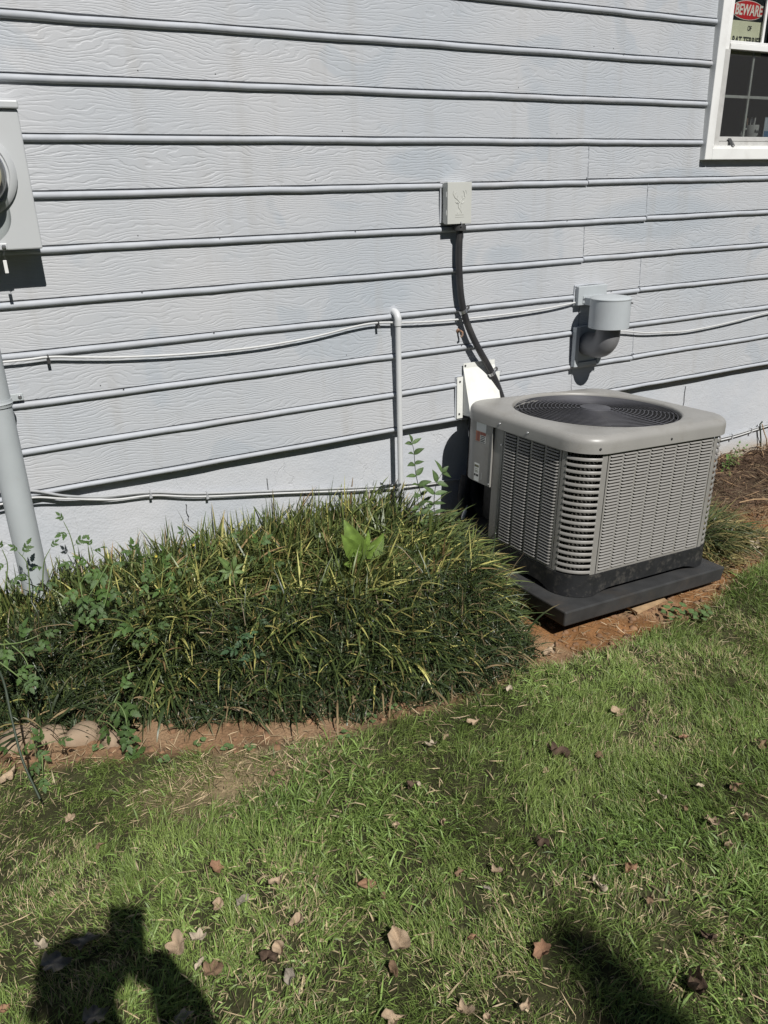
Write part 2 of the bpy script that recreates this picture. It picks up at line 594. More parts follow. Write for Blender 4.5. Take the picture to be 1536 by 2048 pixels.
def put(o, parent, local=False):
    """make o a part of parent; unless local, its own coordinates stay world coordinates"""
    o.parent = parent
    if not local:
        chain, p = Matrix.Identity(4), parent
        while p is not None:
            chain = p.matrix_basis @ chain if p.parent is None else p.matrix_parent_inverse @ p.matrix_basis @ chain
            p = p.parent
        o.matrix_parent_inverse = chain.inverted()


def share(name, me, parent, mw=None, local=False):
    o = bpy.data.objects.new(name, me)
    COL.objects.link(o)
    if mw is not None:
        o.matrix_basis = mw
    if parent is not None:
        put(o, parent, local)
    return o


def tag(o, label, cat, group=None, kind=None):
    o["label"] = label
    o["category"] = cat
    if group:
        o["group"] = group
    if kind:
        o["kind"] = kind
    return o


def thing(name, label, cat, loc=(0, 0, 0), rot=(0, 0, 0), group=None):
    o = bpy.data.objects.new(name, None)
    o.empty_display_size = .05
    COL.objects.link(o)
    o.location = loc
    o.rotation_euler = rot
    # matrix_basis is derived from loc/rot at once
    return tag(o, label, cat, group)


def smooth_path(pts, n=8):
    """Catmull-Rom through pts"""
    P = [Vector(p) for p in pts]
    P = [P[0] * 2 - P[1]] + P + [P[-1] * 2 - P[-2]]
    out = []
    for i in range(1, len(P) - 2):
        for k in range(n):
            t = k / n
            a, b, c, d = P[i - 1], P[i], P[i + 1], P[i + 2]
            out.append(.5 * ((2 * b) + (c - a) * t + (2 * a - 5 * b + 4 * c - d) * t * t + (3 * b - a - 3 * c + d) * t ** 3))
    out.append(P[-2])
    return out


def np_mesh(name, verts, loops, starts, cols, m):
    me = bpy.data.meshes.new(name)
    me.vertices.add(len(verts))
    me.vertices.foreach_set("co", np.ascontiguousarray(verts, np.float32).ravel())
    me.loops.add(len(loops))
    me.loops.foreach_set("vertex_index", np.ascontiguousarray(loops, np.int32))
    me.polygons.add(len(starts))
    me.polygons.foreach_set("loop_start", np.ascontiguousarray(starts, np.int32))
    me.update(calc_edges=True)
    me.polygons.foreach_set("use_smooth", np.ones(len(starts), bool))
    if cols is not None:
        ca = me.color_attributes.new("col", 'FLOAT_COLOR', 'POINT')
        c4 = np.ones((len(verts), 4), np.float32)
        c4[:, :3] = cols
        ca.data.foreach_set("color", c4.ravel())
    me.materials.append(m)
    return me


def blades_mesh(name, base, az, length, width, elev, bend, col, tipcol, segs, m, fold=0.0, tipfrac=.35):
    """grass-like blades: every blade is an arching tapered strip of segs quads ending in a tip"""
    N = len(base)
    ds = (length / segs)[:, None]
    t = np.arange(segs + 1) / segs
    el = elev[:, None] - bend[:, None] * t[None, :]
    el = (el[:, 1:] + el[:, :-1]) / 2
    step_h, step_z = np.cos(el) * ds, np.sin(el) * ds
    H = np.concatenate([np.zeros((N, 1)), np.cumsum(step_h, 1)], 1)
    Z = np.concatenate([np.zeros((N, 1)), np.cumsum(step_z, 1)], 1)
    ca, sa = np.cos(az)[:, None], np.sin(az)[:, None]
    cx, cy, cz = base[:, 0:1] + H * ca, base[:, 1:2] + H * sa, base[:, 2:3] + Z
    prof = np.minimum(1.0, .55 + 1.6 * t) * (1 - t ** 3)
    hw = .5 * width[:, None] * prof[None, :]
    tw = (RNG.random(N)[:, None] - .5) * 1.6
    sx, sy, sz = -sa * np.cos(tw), ca * np.cos(tw), np.sin(tw) * np.ones_like(sa)
    L = np.stack([cx - sx * hw, cy - sy * hw, cz - sz * hw], -1)[:, :segs]
    Rr = np.stack([cx + sx * hw, cy + sy * hw, cz + sz * hw], -1)[:, :segs]
    tip = np.stack([cx[:, -1], cy[:, -1], cz[:, -1]], -1)[:, None]
    V = np.concatenate([np.stack([L, Rr], 2).reshape(N, 2 * segs, 3), tip], 1)
    nv = 2 * segs + 1
    quad, tri = [], []
    for k in range(segs - 1):
        quad += [2 * k, 2 * k + 1, 2 * k + 3, 2 * k + 2]
    tri = [2 * segs - 2, 2 * segs - 1, 2 * segs]
    pat = np.array(quad + tri)
    loops = (np.arange(N)[:, None] * nv + pat[None]).ravel()
    st = np.array([4 * k for k in range(segs - 1)] + [4 * (segs - 1)])
    starts = (np.arange(N)[:, None] * len(pat) + st[None]).ravel()
    tt = np.concatenate([np.repeat(t[:segs], 2), [1.0]])
    w = np.clip((tt - (1 - tipfrac)) / tipfrac, 0, 1)[None, :, None]
    C = col[:, None, :] * (1 - w) + tipcol[:, None, :] * w
    return np_mesh(name, V.reshape(-1, 3), loops, starts, C.reshape(-1, 3), m)


def rr(x0, x1, y0, y1, r, z, nc=8, ns=3):
    """rounded rectangle loop, counter-clockwise, with extra points along the straight sides"""
    pts = []
    cs = [(x1 - r, y0 + r, -90), (x1 - r, y1 - r, 0), (x0 + r, y1 - r, 90), (x0 + r, y0 + r, 180)]
    for ci, (cx, cy, a0) in enumerate(cs):
        for k in range(nc + 1):
            a = R_(a0 + 90 * k / nc)
            pts.append((cx + r * math.cos(a), cy + r * math.sin(a), z))
        nx, ny, na = cs[(ci + 1) % 4]
        a = R_(na)
        e = (nx + r * math.cos(a), ny + r * math.sin(a))
        p = pts[-1]
        for k in range(1, ns + 1):
            f = k / (ns + 1)
            pts.append((p[0] + (e[0] - p[0]) * f, p[1] + (e[1] - p[1]) * f, z))
    return pts


# ================================================================== GROUND
def ground():
    xs = np.concatenate([[-80, -40, -20, -10, -6], np.arange(-3.5, 6.01, .022), [8, 12, 20, 40, 80]])
    ys = np.concatenate([[-80, -40, -20, -10, -6, -4], np.arange(-2.0, 3.0, .022), [5, 10, 20, 40, 80]])
    X, Y = np.meshgrid(xs, ys, indexing='ij')
    Z = gh(X, Y)
    V = np.stack([X, Y, Z], -1).reshape(-1, 3)
    e = edge_y(X) + .05 * (vnoise(X, Y, .09, 21) - .5)
    soil = sstep(-.035, .02, Y - e)
    dark = sstep(2.72, 2.95, X + .25 * (vnoise(X, Y, .15, 22) - .5)) * sstep(2.2, 2.42, Y)
    # colours of the bare earth itself: orange clay, dry thatch, dark humus
    clay = (np.array([.205, .125, .070])[None, None] + np.array([.035, -.004, -.018])[None, None] * sstep(.9, 1.8, X)[..., None]) * (.65 + .7 * vnoise(X, Y, .06, 23))[..., None]
    pale = np.array([.30, .20, .12])[None, None]
    pm = (sstep(.45, .7, vnoise(X, Y, .11, 24)) * .7)[..., None]
    clay = clay * (1 - pm) + pale * pm
    humus = np.array([.075, .05, .035])[None, None] * (.6 + .9 * vnoise(X, Y, .05, 26))[..., None]
    thatch = np.array([.042, .042, .020])[None, None] * (.65 + .7 * vnoise(X, Y, .05, 25))[..., None]
    worn = (sstep(.30, .08, np.hypot((X - .42) / 1.25, (Y - 1.72) / .55)) * (.35 + .6 * vnoise(X, Y, .08, 27)))[..., None]
    thatch = thatch * (1 - worn) + np.array([.27, .205, .12]) * worn
    inbed = (sstep(.03, .16, Y - bed_front(X)) * sstep(1.66, 1.5, X))[..., None]
    s3, d3 = soil[..., None], dark[..., None]
    C = thatch * (1 - s3) + clay * s3
    C = C * (1 - d3) + humus * d3
    C = C * (1 - inbed) + humus * inbed
    nx, ny = len(xs), len(ys)
    I, J = np.meshgrid(np.arange(nx - 1), np.arange(ny - 1), indexing='ij')
    q = np.stack([I * ny + J, (I + 1) * ny + J, (I + 1) * ny + J + 1, I * ny + J + 1], -1).reshape(-1, 4)
    cx, cy = (xs[:-1] + xs[1:]) / 2, (ys[:-1] + ys[1:]) / 2
    CX, CY = np.meshgrid(cx, cy, indexing='ij')
    isbed = ((CY > edge_y(CX)) & (CX > -3.5) & (CX < 6) & (CY < 3)).ravel()
    m = attr_material("earth", .95, 0, bump=.9, bscale=90, spec=.1, varscale=160, var=.3)
    for nm, sel in (("lawn_ground", ~isbed), ("soil_bed", isbed)):
        f = q[sel]
        used = np.unique(f)
        rm = np.zeros(len(V), int)
        rm[used] = np.arange(len(used))
        me = np_mesh(nm, V[used], rm[f].ravel(), np.arange(len(f)) * 4, C.reshape(-1, 3)[used], m)
        o = finish(nm, me, None)
        o["kind"] = "structure"


ground()

# ================================================================== HOUSE WALL
house = thing("house", "pale grey-blue house wall of lapped siding over a painted parged foundation", "house", (1.5, WALL, 0))
ROW_S = .1582
Z0 = CAM_Z + WALL * .1789                      # height of bead 0
WX0, WX1 = -4.0, 7.5
WIN_X0, WIN_X1, WIN_Z0, WIN_Z1 = 3.155, 4.10, 1.584, 2.80


def bead_z(i):
    return Z0 - ROW_S * i + (.008 if i == 9 else 0)


def board(i, x0, x1, dz, ztop=None, notch=None):
    zb = bead_z(i) + dz - .0105
    zt = (bead_z(i - 1) + .006) if ztop is None else ztop
    y = WALL

    def prof(top):
        return [(y + .006, zb + .003), (y + .006, top), (y + .0045, top), (y - .0025, zb + .0255), (y + .0055, zb + .0250), (y + .0055, zb + .003)]
    mb = MB()
    if notch:
        mb.extrude_x(prof(zt), x0, notch[0] - .0)
        k = MB().extrude_x(prof(notch[1]), notch[0], x1)
        mb.add(k.v, k.f)
    else:
        mb.extrude_x(prof(zt), x0, x1)
    b = mb.build("siding_board", M_SIDING, house)
    r = .0105 if i != 9 else .0085
    zc = zb + .0105
    ring = [(y + .001 - r * math.cos(a), zc + r * math.sin(a)) for a in [R_(-95 + 190 * k / 9) for k in range(10)]]
    ring += [(y + .0055, zc + r), (y + .0055, zc - r)]
    mb = MB()
    n = max(2, int((x1 - x0) / .12))
    rings = []
    for k in range(n + 1):
        xx = x0 + (x1 - x0) * k / n
        w = .0008 * math.sin(xx * 9 + i * 2.1) + .0007 * math.sin(xx * 23 + i) + rj.uniform(-.0005, .0005)
        rings.append([(xx, yy, zz + w) for yy, zz in ring])
    mb.loops(rings, True, True, True)
    mb.build("drip_bead", M_BEAD, b, smooth=50)
    return b


rj = random.Random(3)
for i in range(-5, 10):
    jx = {3: 2.482, 5: 2.487, 7: 2.49, 9: 2.472, 4: 2.845, 6: 2.847, 8: 2.845, 2: 5.4, 1: 5.1}.get(i, -.9 - .37 * (i % 3))
    dz = {3: .0025, 4: .0035, 5: .004, 6: .0035, 8: .003}.get(i, .001)
    if WIN_Z0 < bead_z(i) < WIN_Z1:                          # rows beside the window
        board(i, WX0, -.75 - .2 * (i % 2), 0)
        board(i, -.747 - .2 * (i % 2), WIN_X0 + .02, 0)
        board(i, WIN_X1 - .02, WX1, 0)
    elif i == 3:                                             # the row under the sill is notched for the window
        board(i, WX0, jx, 0)
        board(i, jx + .004, WX1, dz, notch=(WIN_X0 + .02, WIN_Z0 + .03))
    else:
        board(i, WX0, jx, 0)
        board(i, jx + .004, WX1, dz)
# caulk smeared into the butt joints
for i, jx in ((3, 2.484), (4, 2.847), (5, 2.489), (6, 2.849), (8, 2.847), (9, 2.474)):
    zb, zt = bead_z(i) + .014, bead_z(i - 1) - .012
    mb = MB()
    pts = [(jx + rj.uniform(-.002, .002), WALL + .0035 - .004 * (1 - k / 9), zb + (zt - zb) * k / 9) for k in range(10)]
    mb.tube(pts, [rj.uniform(.0008, .0026) for _ in pts], 6)
    for _ in range(4):
        c = Vector((jx + rj.uniform(-.007, .007), WALL - .006, bead_z(i) + rj.uniform(.004, .024)))
        mb.lathe([(.0001, -.003), (rj.uniform(.002, .0045), 0), (.0001, .003)], c, 'Z', 7)
    mb.build("joint_caulk", M_BEAD, house, smooth=60)
# nail heads along the lower edge of the boards
nail_me = None
for k in range(26):
    i = rj.choice([0, 1, 2, 3, 4, 5, 6, 7, 8])
    x = rj.uniform(.35, 3.0)
    z = bead_z(i) + rj.choice([.032, .03, .012])
    if nail_me is None:
        o = MB().lathe([(.0001, .0022), (.0018, .002), (.0026, 0), (.0026, -.002)], (0, 0, 0), 'Y', 8).build("nail_head", M_CLIP, None, smooth=40)
        nail_me = o.data
        o.matrix_basis = Matrix.Translation((x, WALL - .0005 if z - bead_z(i) > .02 else WALL - .0095, z))
        put(o, house)
    else:
        share("nail_head", nail_me, house, Matrix.Translation((x, WALL - .0005 if z - bead_z(i) > .02 else WALL - .0095, z)))
MB().box(WX0, WIN_X0 + .02, WALL + .0062, WALL + .03, .57, 4.0).box(WIN_X1 - .02, WX1, WALL + .0062, WALL + .03, .57, 4.0) \
    .box(WIN_X0 + .02, WIN_X1 - .02, WALL + .0062, WALL + .03, .57, WIN_Z0 + .02).box(WIN_X0 + .02, WIN_X1 - .02, WALL + .0062, WALL + .03, WIN_Z1 - .02, 4.0) \
    .build("sheathing", M_BACKING, house)
# foundation: slightly uneven parged face, 3 cm behind the siding
mb = MB()
xs = np.linspace(WX0, WX1, 150)
zs = np.linspace(-.35, .575, 16)
vs = [(x, WALL + .032 + .006 * (float(vnoise(x, z, .3, 31)) - .5) + .003 * (float(vnoise(x, z, .08, 32)) - .5), z) for x in xs for z in zs]
fs = [(a * 16 + b, (a + 1) * 16 + b, (a + 1) * 16 + b + 1, a * 16 + b + 1) for a in range(149) for b in range(15)]
mb.add(vs, fs)
mb.build("foundation", M_FOUND, house, smooth=180)
# vertical cracks of the foundation, cut as dark seams
for x, z0, z1 in ((1.24, .10, .30), (3.29, .27, .50), (4.0, .38, .49), (.62, .33, .40), (.95, .36, .44)):
    pts = [(x + rj.uniform(-.004, .004), WALL + .0305, z0 + (z1 - z0) * k / 8) for k in range(9)]
    MB().tube(pts, .0014, 5).build("wall_crack", M_CLIP, house)

# ---- window
win = MB()
win.box(WIN_X0, WIN_X0 + .045, WALL - .03, WALL + .02, WIN_Z0, WIN_Z1)
win.box(WIN_X0 + .0455, WIN_X1 - .0455, WALL - .030, WALL + .02, WIN_Z0, WIN_Z0 + .049)
win.box(WIN_X1 - .045, WIN_X1, WALL - .03, WALL + .02, WIN_Z0, WIN_Z1)
win.box(WIN_X0 + .0455, WIN_X1 - .0455, WALL - .03, WALL + .02, WIN_Z1 - .05, WIN_Z1)
window = win.build("window", M_WHITE, house, bevel=.003)
mb = MB()                                                   # stepped inner frame
mb.box(WIN_X0 + .047, WIN_X0 + .058, WALL - .018, WALL + .03, WIN_Z0 + .052, WIN_Z1 - .052)
mb.box(WIN_X0 + .060, WIN_X0 + .070, WALL - .010, WALL + .03, WIN_Z0 + .052, WIN_Z1 - .052)
mb.box(WIN_X1 - .070, WIN_X1 - .047, WALL - .012, WALL + .03, WIN_Z0 + .052, WIN_Z1 - .052)
mb.box(WIN_X0 + .0585, WIN_X1 - .0705, WALL - .020, WALL + .03, WIN_Z0 + .0495, WIN_Z0 + .060)
mb.build("frame", M_WHITE, window, bevel=.0015)
GX0, GX1 = 3.268, 4.0
mb = MB()                                                   # lower sash
mb.box(WIN_X0 + .071, GX0, WALL - .002, WALL + .03, WIN_Z0 + .061, 2.034)
mb.box(GX1, WIN_X1 - .0715, WALL - .002, WALL + .03, WIN_Z0 + .061, 2.034)
mb.box(GX0 + .0003, GX1 - .0003, WALL - .002, WALL + .03, WIN_Z0 + .061, WIN_Z0 + .078)
mb.box(GX0 + .0003, GX1 - .0003, WALL + .004, WALL + .03, WIN_Z0 + .080, WIN_Z0 + .099)
mb.build("sash", M_SASHGREY, window, bevel=.0015).__setitem__("label", "weathered grey lower sash")
mb = MB()                                                   # upper sash: stiles, meeting rail
mb.box(WIN_X0 + .0712, GX0 - .004, WALL + .004, WALL + .034, 2.0345, WIN_Z1 - .053)
mb.box(GX1 + .004, WIN_X1 - .0717, WALL + .004, WALL + .034, 2.0345, WIN_Z1 - .053)
mb.box(GX0 - .0035, GX1 + .0035, WALL - .004, WALL + .034, 2.0346, 2.054)
mb.box(GX0 - .0035, GX1 + .0035, WALL + .003, WALL + .034, 2.056, 2.070)
mb.build("sash", M_WHITE, window, bevel=.0015)
MB().box(3.452, 3.464, WALL + .021, WALL + .029, 1.6835, 2.034).build("muntin", M_SASHGREY, window, bevel=.001)
MB().box(3.725, 3.737, WALL + .021, WALL + .029, 1.6835, 2.034).build("muntin", M_SASHGREY, window, bevel=.001)
MB().box(GX0, 3.4515, WALL + .021, WALL + .029, 1.845, 1.857).box(3.4645, 3.7245, WALL + .021, WALL + .029, 1.845, 1.857) \
    .box(3.7375, GX1, WALL + .021, WALL + .029, 1.845, 1.857).build("muntin", M_SASHGREY, window, bevel=.001)
MB().box(3.494, 3.508, WALL + .022, WALL + .030, 2.071, WIN_Z1 - .054).build("muntin", M_WHITE, window, bevel=.001)


def glass_mat():
    m = bpy.data.materials.new("window_glass")
    m.use_nodes = True
    n, l = nodes_of(m)
    n.remove(n["Principled BSDF"])
    t, g, f, mx = n.new("ShaderNodeBsdfTransparent"), n.new("ShaderNodeBsdfGlossy"), n.new("ShaderNodeLayerWeight"), n.new("ShaderNodeMixShader")
    t.inputs[0].default_value = (.86, .88, .87, 1)
    g.inputs["Roughness"].default_value = .02
    k = math_node(n, l, 'POWER', f.outputs["Facing"], 4.0)
    l.new(math_node(n, l, 'MULTIPLY_ADD', k, .5, .03), mx.inputs[0])
    l.new(t.outputs[0], mx.inputs[1])
    l.new(g.outputs[0], mx.inputs[2])
    l.new(mx.outputs[0], n["Material Output"].inputs[0])
    return m


M_GLASS = glass_mat()
MB().box(GX0 - .002, GX1 + .002, WALL + .0175, WALL + .0205, 1.681, 2.036).build("pane", M_GLASS, window)
MB().box(GX0 - .006, GX1 + .006, WALL + .0315, WALL + .0335, 2.062, WIN_Z1 - .055).build("pane", M_GLASS, window)
ms = bpy.data.materials.new("insect_screen")
ms.use_nodes = True
_n, _l = nodes_of(ms)
_t, _m = _n.new("ShaderNodeBsdfTransparent"), _n.new("ShaderNodeMixShader")
_n["Principled BSDF"].inputs["Base Color"].default_value = (.085, .085, .085, 1)
_n["Principled BSDF"].inputs["Roughness"].default_value = .8
_m.inputs[0].default_value = .26
_l.new(_t.outputs[0], _m.inputs[1])
_l.new(_n["Principled BSDF"].outputs[0], _m.inputs[2])
_l.new(_m.outputs[0], _n["Material Output"].inputs[0])
MB().add([(GX0 - .001, WALL + .012, 1.683), (GX1 + .001, WALL + .012, 1.683), (GX1 + .001, WALL + .012, 2.0335), (GX0 - .001, WALL + .012, 2.0335)], [(0, 1, 2, 3)]).build("insect_screen", ms, window)
# the dim room behind it: floor, ceiling and walls of a shallow box
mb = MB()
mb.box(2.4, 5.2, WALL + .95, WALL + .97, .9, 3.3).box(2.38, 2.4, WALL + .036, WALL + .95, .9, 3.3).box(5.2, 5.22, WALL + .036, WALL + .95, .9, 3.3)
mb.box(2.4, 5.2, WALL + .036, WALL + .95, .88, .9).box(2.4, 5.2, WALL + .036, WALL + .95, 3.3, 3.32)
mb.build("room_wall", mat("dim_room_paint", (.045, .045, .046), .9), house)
MB().box(WIN_X0 + .03, WIN_X1 - .03, WALL + .036, WALL + .16, 1.635, 1.655).build("sill", mat("inner_sill", (.08, .08, .08), .6), window)
MB().add([(3.325, WALL - .0024, 1.676), (3.345, WALL - .0024, 1.676), (3.356, WALL - .021, 1.645), (3.346, WALL - .022, 1.637), (3.330, WALL - .022, 1.642),
          (3.325, WALL - .0004, 1.676), (3.345, WALL - .0004, 1.676), (3.356, WALL - .018, 1.645), (3.346, WALL - .018, 1.637), (3.330, WALL - .018, 1.642)],
         [(0, 1, 2, 3, 4), (9, 8, 7, 6, 5), (0, 5, 6, 1), (1, 6, 7, 2), (2, 7, 8, 3), (3, 8, 9, 4), (4, 9, 5, 0)]).build("sash_latch", M_CLIP, window)


# ---- lettering
def text_mesh(name, s, size, m, parent, loc, sx=1.0, shear=0.0, bold=0.0, align='CENTER', depth=.0006, facing='Y'):
    cu = bpy.data.curves.new(name, 'FONT')
    cu.body = s
    cu.size = size
    cu.align_x = align
    cu.align_y = 'BOTTOM_BASELINE'
    cu.shear = shear
    cu.offset = bold
    cu.extrude = depth
    tmp = bpy.data.objects.new(name, cu)
    COL.objects.link(tmp)
    dg = bpy.context.evaluated_depsgraph_get()
    me = bpy.data.meshes.new_from_object(tmp.evaluated_get(dg))
    bpy.data.objects.remove(tmp)
    if facing == 'Y':                                       # reads from -Y
        M = Matrix.Translation(loc) @ Matrix.Rotation(R_(90), 4, 'X') @ Matrix.Diagonal((sx, 1, 1, 1))
    else:                                                   # reads from -X
        M = Matrix.Translation(loc) @ Matrix.Rotation(R_(-90), 4, 'Z') @ Matrix.Rotation(R_(90), 4, 'X') @ Matrix.Diagonal((sx, 1, 1, 1))
    me.transform(M)
    me.materials.clear()
    return finish(name, me, m, parent)


SY = WALL + .042                                            # the sign stands just behind the upper pane
sign = thing("warning_sign", "black, red and cream BEWARE sign propped behind the upper window pane", "sign", (3.38, SY, 2.02))
MB().box(3.272, 3.550, SY, SY + .002, 2.02, 2.37).build("backing_board", M_SIGNBLACK, sign)
MB().box(3.272, 3.524, SY - .0012, SY - .0002, 2.02, 2.156).build("cream_panel", M_CREAM, sign)
ell = [(3.399 + .1075 * math.cos(2 * math.pi * k / 48), 2.198 + .038 * math.sin(2 * math.pi * k / 48)) for k in range(48)]
ell2 = [(3.399 + .1045 * math.cos(2 * math.pi * k / 48), 2.198 + .0352 * math.sin(2 * math.pi * k / 48)) for k in range(48)]
MB().loops([[(x, SY - .0008, z) for x, z in ell], [(x, SY - .0002, z) for x, z in ell]], True, True, True).build("oval_border", M_SIGNWHITE, sign)
MB().loops([[(x, SY - .0016, z) for x, z in ell2], [(x, SY - .0009, z) for x, z in ell2]], True, True, True).build("red_oval", M_SIGNRED, sign)
text_mesh("lettering", "BEWARE", .058, M_SIGNWHITE, sign, (3.401, SY - .0022, 2.179), .80, .12, .0016)
text_mesh("lettering", "OF", .027, M_INK, sign, (3.422, SY - .0018, 2.120), .75, .04, .0006)
text_mesh("lettering", "RAT TERRIER", .041, M_INK, sign, (3.414, SY - .0018, 2.066), .83, .06, .0010)

mug = thing("mug", "white mug used as a pen holder on the inner window sill", "mug", (3.585, WALL + .085, 1.655))
mc = (3.585, WALL + .085, 1.655)
MB().lathe([(.031, 0), (.034, .004), (.035, .085), (.032, .085), (.031, .006)], mc, 'Z', 28).build("cup", M_MUG, mug, smooth=50)
MB().tube([(mc[0] - .034, mc[1], mc[2] + .068), (mc[0] - .055, mc[1], mc[2] + .066), (mc[0] - .066, mc[1], mc[2] + .045), (mc[0] - .060, mc[1], mc[2] + .022), (mc[0] - .034, mc[1], mc[2] + .016)], .0045, 8).build("handle", M_MUG, mug, smooth=60)
text_mesh("lettering", "Retire", .020, M_INK, mug, (mc[0] + .006, mc[1] - .0352, mc[2] + .050), .9, .1, .0003)
MB().tube([(mc[0] + .008, mc[1] - .0355, mc[2] + .016), (mc[0] + .008, mc[1] - .0355, mc[2] + .040)], .0012, 5) \
    .tube([(mc[0] - .004, mc[1] - .0355, mc[2] + .026), (mc[0] + .008, mc[1] - .0355, mc[2] + .040), (mc[0] + .022, mc[1] - .0355, mc[2] + .028)], .0012, 5).build("emblem", M_INK, mug)
for k, (dx, dy, lean, hh, mm) in enumerate([(.016, 0, .004, .118, M_MUG), (.002, .01, .004, .122, M_STICKER2), (-.008, -.008, -.004, .116, M_CLIP), (-.024, .004, -.008, .117, M_RUST), (.024, .01, .006, .112, M_STICKER2)]):
    tag(MB().tube([(mc[0] + dx * .8, mc[1] + dy, mc[2] + .007), (mc[0] + dx + lean, mc[1] + dy, mc[2] + hh)], .0036, 8).build("pen", mm, None, smooth=50),
        ["thick white pen at the right of the mug", "grey pen in the middle of the mug", "black pen just right of the window muntin", "brown pen left of the mug beside the handle", "short grey pen at the far right rim of the mug"][k], "pen", "pens in the mug on the sill")
cd = thing("card", "blue and white card standing on the sill right of the mug", "card", (3.68, WALL + .075, 1.655))
MB().box(3.665, 3.73, WALL + .075, WALL + .077, 1.6555, 1.775).build("sheet", M_CARD, cd)
MB().box(3.670, 3.725, WALL + .0735, WALL + .0745, 1.668, 1.715).build("blue_band", M_BLUE, cd)

# ================================================================== THINGS ON THE WALL
# electric meter
mx0, mx1, mz0, mz1, mt = -.045, .264, 1.350, 1.722, .114
meter = thing("electric_meter", "light grey electric meter box with round glass meter, cut by the left edge", "meter box", (.11, WALL, mz0))
MB().box(mx0, mx1, WALL - mt, WALL - .004, mz0, mz1).build("cabinet", M_METER, meter, bevel=.004)
MB().box(mx0 - .003, mx1 + .003, WALL - mt - .010, WALL - .004, mz1 + .001, mz1 + .022).build("top_cap", M_METER, meter, bevel=.004)
MX, MZ = .112, 1.558
MB().lathe([(.118, 0), (.118, .008), (.110, .016), (.099, .018), (.096, .012), (.090, .012)], (MX, WALL - mt, MZ), 'Y', 48).build("socket_ring", M_METER, meter, smooth=40)
MB().lathe([(.080, .013), (.080, .10), (.070, .112), (.04, .118), (.0005, .119)], (MX, WALL - mt, MZ), 'Y', 48).build("glass_cover", M_GLASS, meter, smooth=40)
MB().lathe([(.088, .0125), (.088, .042), (.084, .046), (.081, .046)], (MX, WALL - mt, MZ), 'Y', 48).build("retaining_collar", M_ZINC, meter, smooth=40)
MB().lathe([(.072, .014), (.072, .085), (.066, .09), (.0005, .09)], (MX, WALL - mt, MZ), 'Y', 40).build("dial_face", mat("dial_cream", (.55, .50, .36), .5), meter, smooth=40)
MB().box(.10, .168, WALL - mt - .006, WALL - mt - .0003, mz0 + .002, mz0 + .020).build("hasp", M_METER, meter, bevel=.002)
MB().lathe([(.006, 0), (.006, .004), (.004, .006), (.0005, .0062)], (.158, WALL - mt - .006, mz0 + .011), 'Y', 14).build("screw", M_ZINC, meter, smooth=40)
seal = thing("seal_tag", "small pale seal tag hanging from a wire under the meter box", "tag", (.158, WALL - .10, 1.30))
MB().tube([(.158, WALL - .100, 1.352), (.154, WALL - .100, 1.335), (.158, WALL - .100, 1.322), (.162, WALL - .100, 1.335), (.160, WALL - .100, 1.350)], .0010, 5).build("wire", M_ZINC, seal)
MB().box(.149, .159, WALL - .102, WALL - .099, 1.285, 1.322).build("plate", M_WHITE, seal, bevel=.001)

# service conduit below it
cond = thing("service_conduit", "thick pale grey conduit running from the meter box into the ground", "conduit", (.05, WALL - .062, 0))
cx_, cr_ = .049, .0445
MB().tube([(cx_, WALL - .062, z) for z in (-.1, .3, .7, 1.1, 1.349)], cr_, 32).build("pipe", M_CONDUIT, cond, smooth=60)
st = MB()
ring = [[(cx_ + (cr_ + k) * math.cos(a), WALL - .062 - (cr_ + k) * math.sin(a), z) for a in [R_(-10 + 200 * j / 24) for j in range(25)]] for k, z in ((.0005, .885), (.0035, .885), (.0035, .893), (.006, .896), (.0035, .899), (.0035, .907), (.0005, .907))]
st.loops(ring, False)
st.build("strap_band", M_CONDUIT, cond, smooth=40)
MB().box(cx_ + cr_ + .002, cx_ + cr_ + .040, WALL - .018, WALL - .012, .884, .908).build("strap_ear", M_CONDUIT, cond, bevel=.002)
MB().lathe([(.0062, 0), (.0062, .003), (.0045, .0045), (.0005, .0046)], (cx_ + cr_ + .029, WALL - .018, .897), 'Y', 12).build("screw", M_ZINC, cond, smooth=40)

# disconnect box with embossed stag
bx = thing("disconnect_box", "small grey electrical box with an embossed stag's head on its door", "electrical box", (1.76, WALL, 1.36))
bx0, bx1, bz0, bz1, bt = 1.742, 1.853, 1.360, 1.511, .052
MB().box(bx0 + .003, bx1 - .003, WALL - bt + .016, WALL - .0105, bz0 + .004, bz1 - .002).build("cabinet", M_BOX, bx, bevel=.002)
lid = MB()
lid.box(bx0, bx1, WALL - bt, WALL - bt + .003, bz0, bz1).box(bx0, bx0 + .0025, WALL - bt + .0031, WALL - bt + .026, bz0, bz1).box(bx1 - .0025, bx1, WALL - bt + .0031, WALL - bt + .026, bz0, bz1)
lid.box(bx0 + .0026, bx1 - .0026, WALL - bt + .0031, WALL - bt + .028, bz1 - .0025, bz1)
lid.build("lid", M_BOX, bx, bevel=.0012)
for z in (1.402, 1.468):
    MB().box(bx0 - .0012, bx0 - .0002, WALL - bt + .006, WALL - bt + .010, z - .009, z + .009).build("lid_slot", M_WHITE, bx)
em, yy = MB(), WALL - bt - .0004


def ridge(pts, r=.0014):
    em.tube([(1.7975 + a * 1.15, yy, 1.4365 + b * 1.1) for a, b in pts], r, 6)


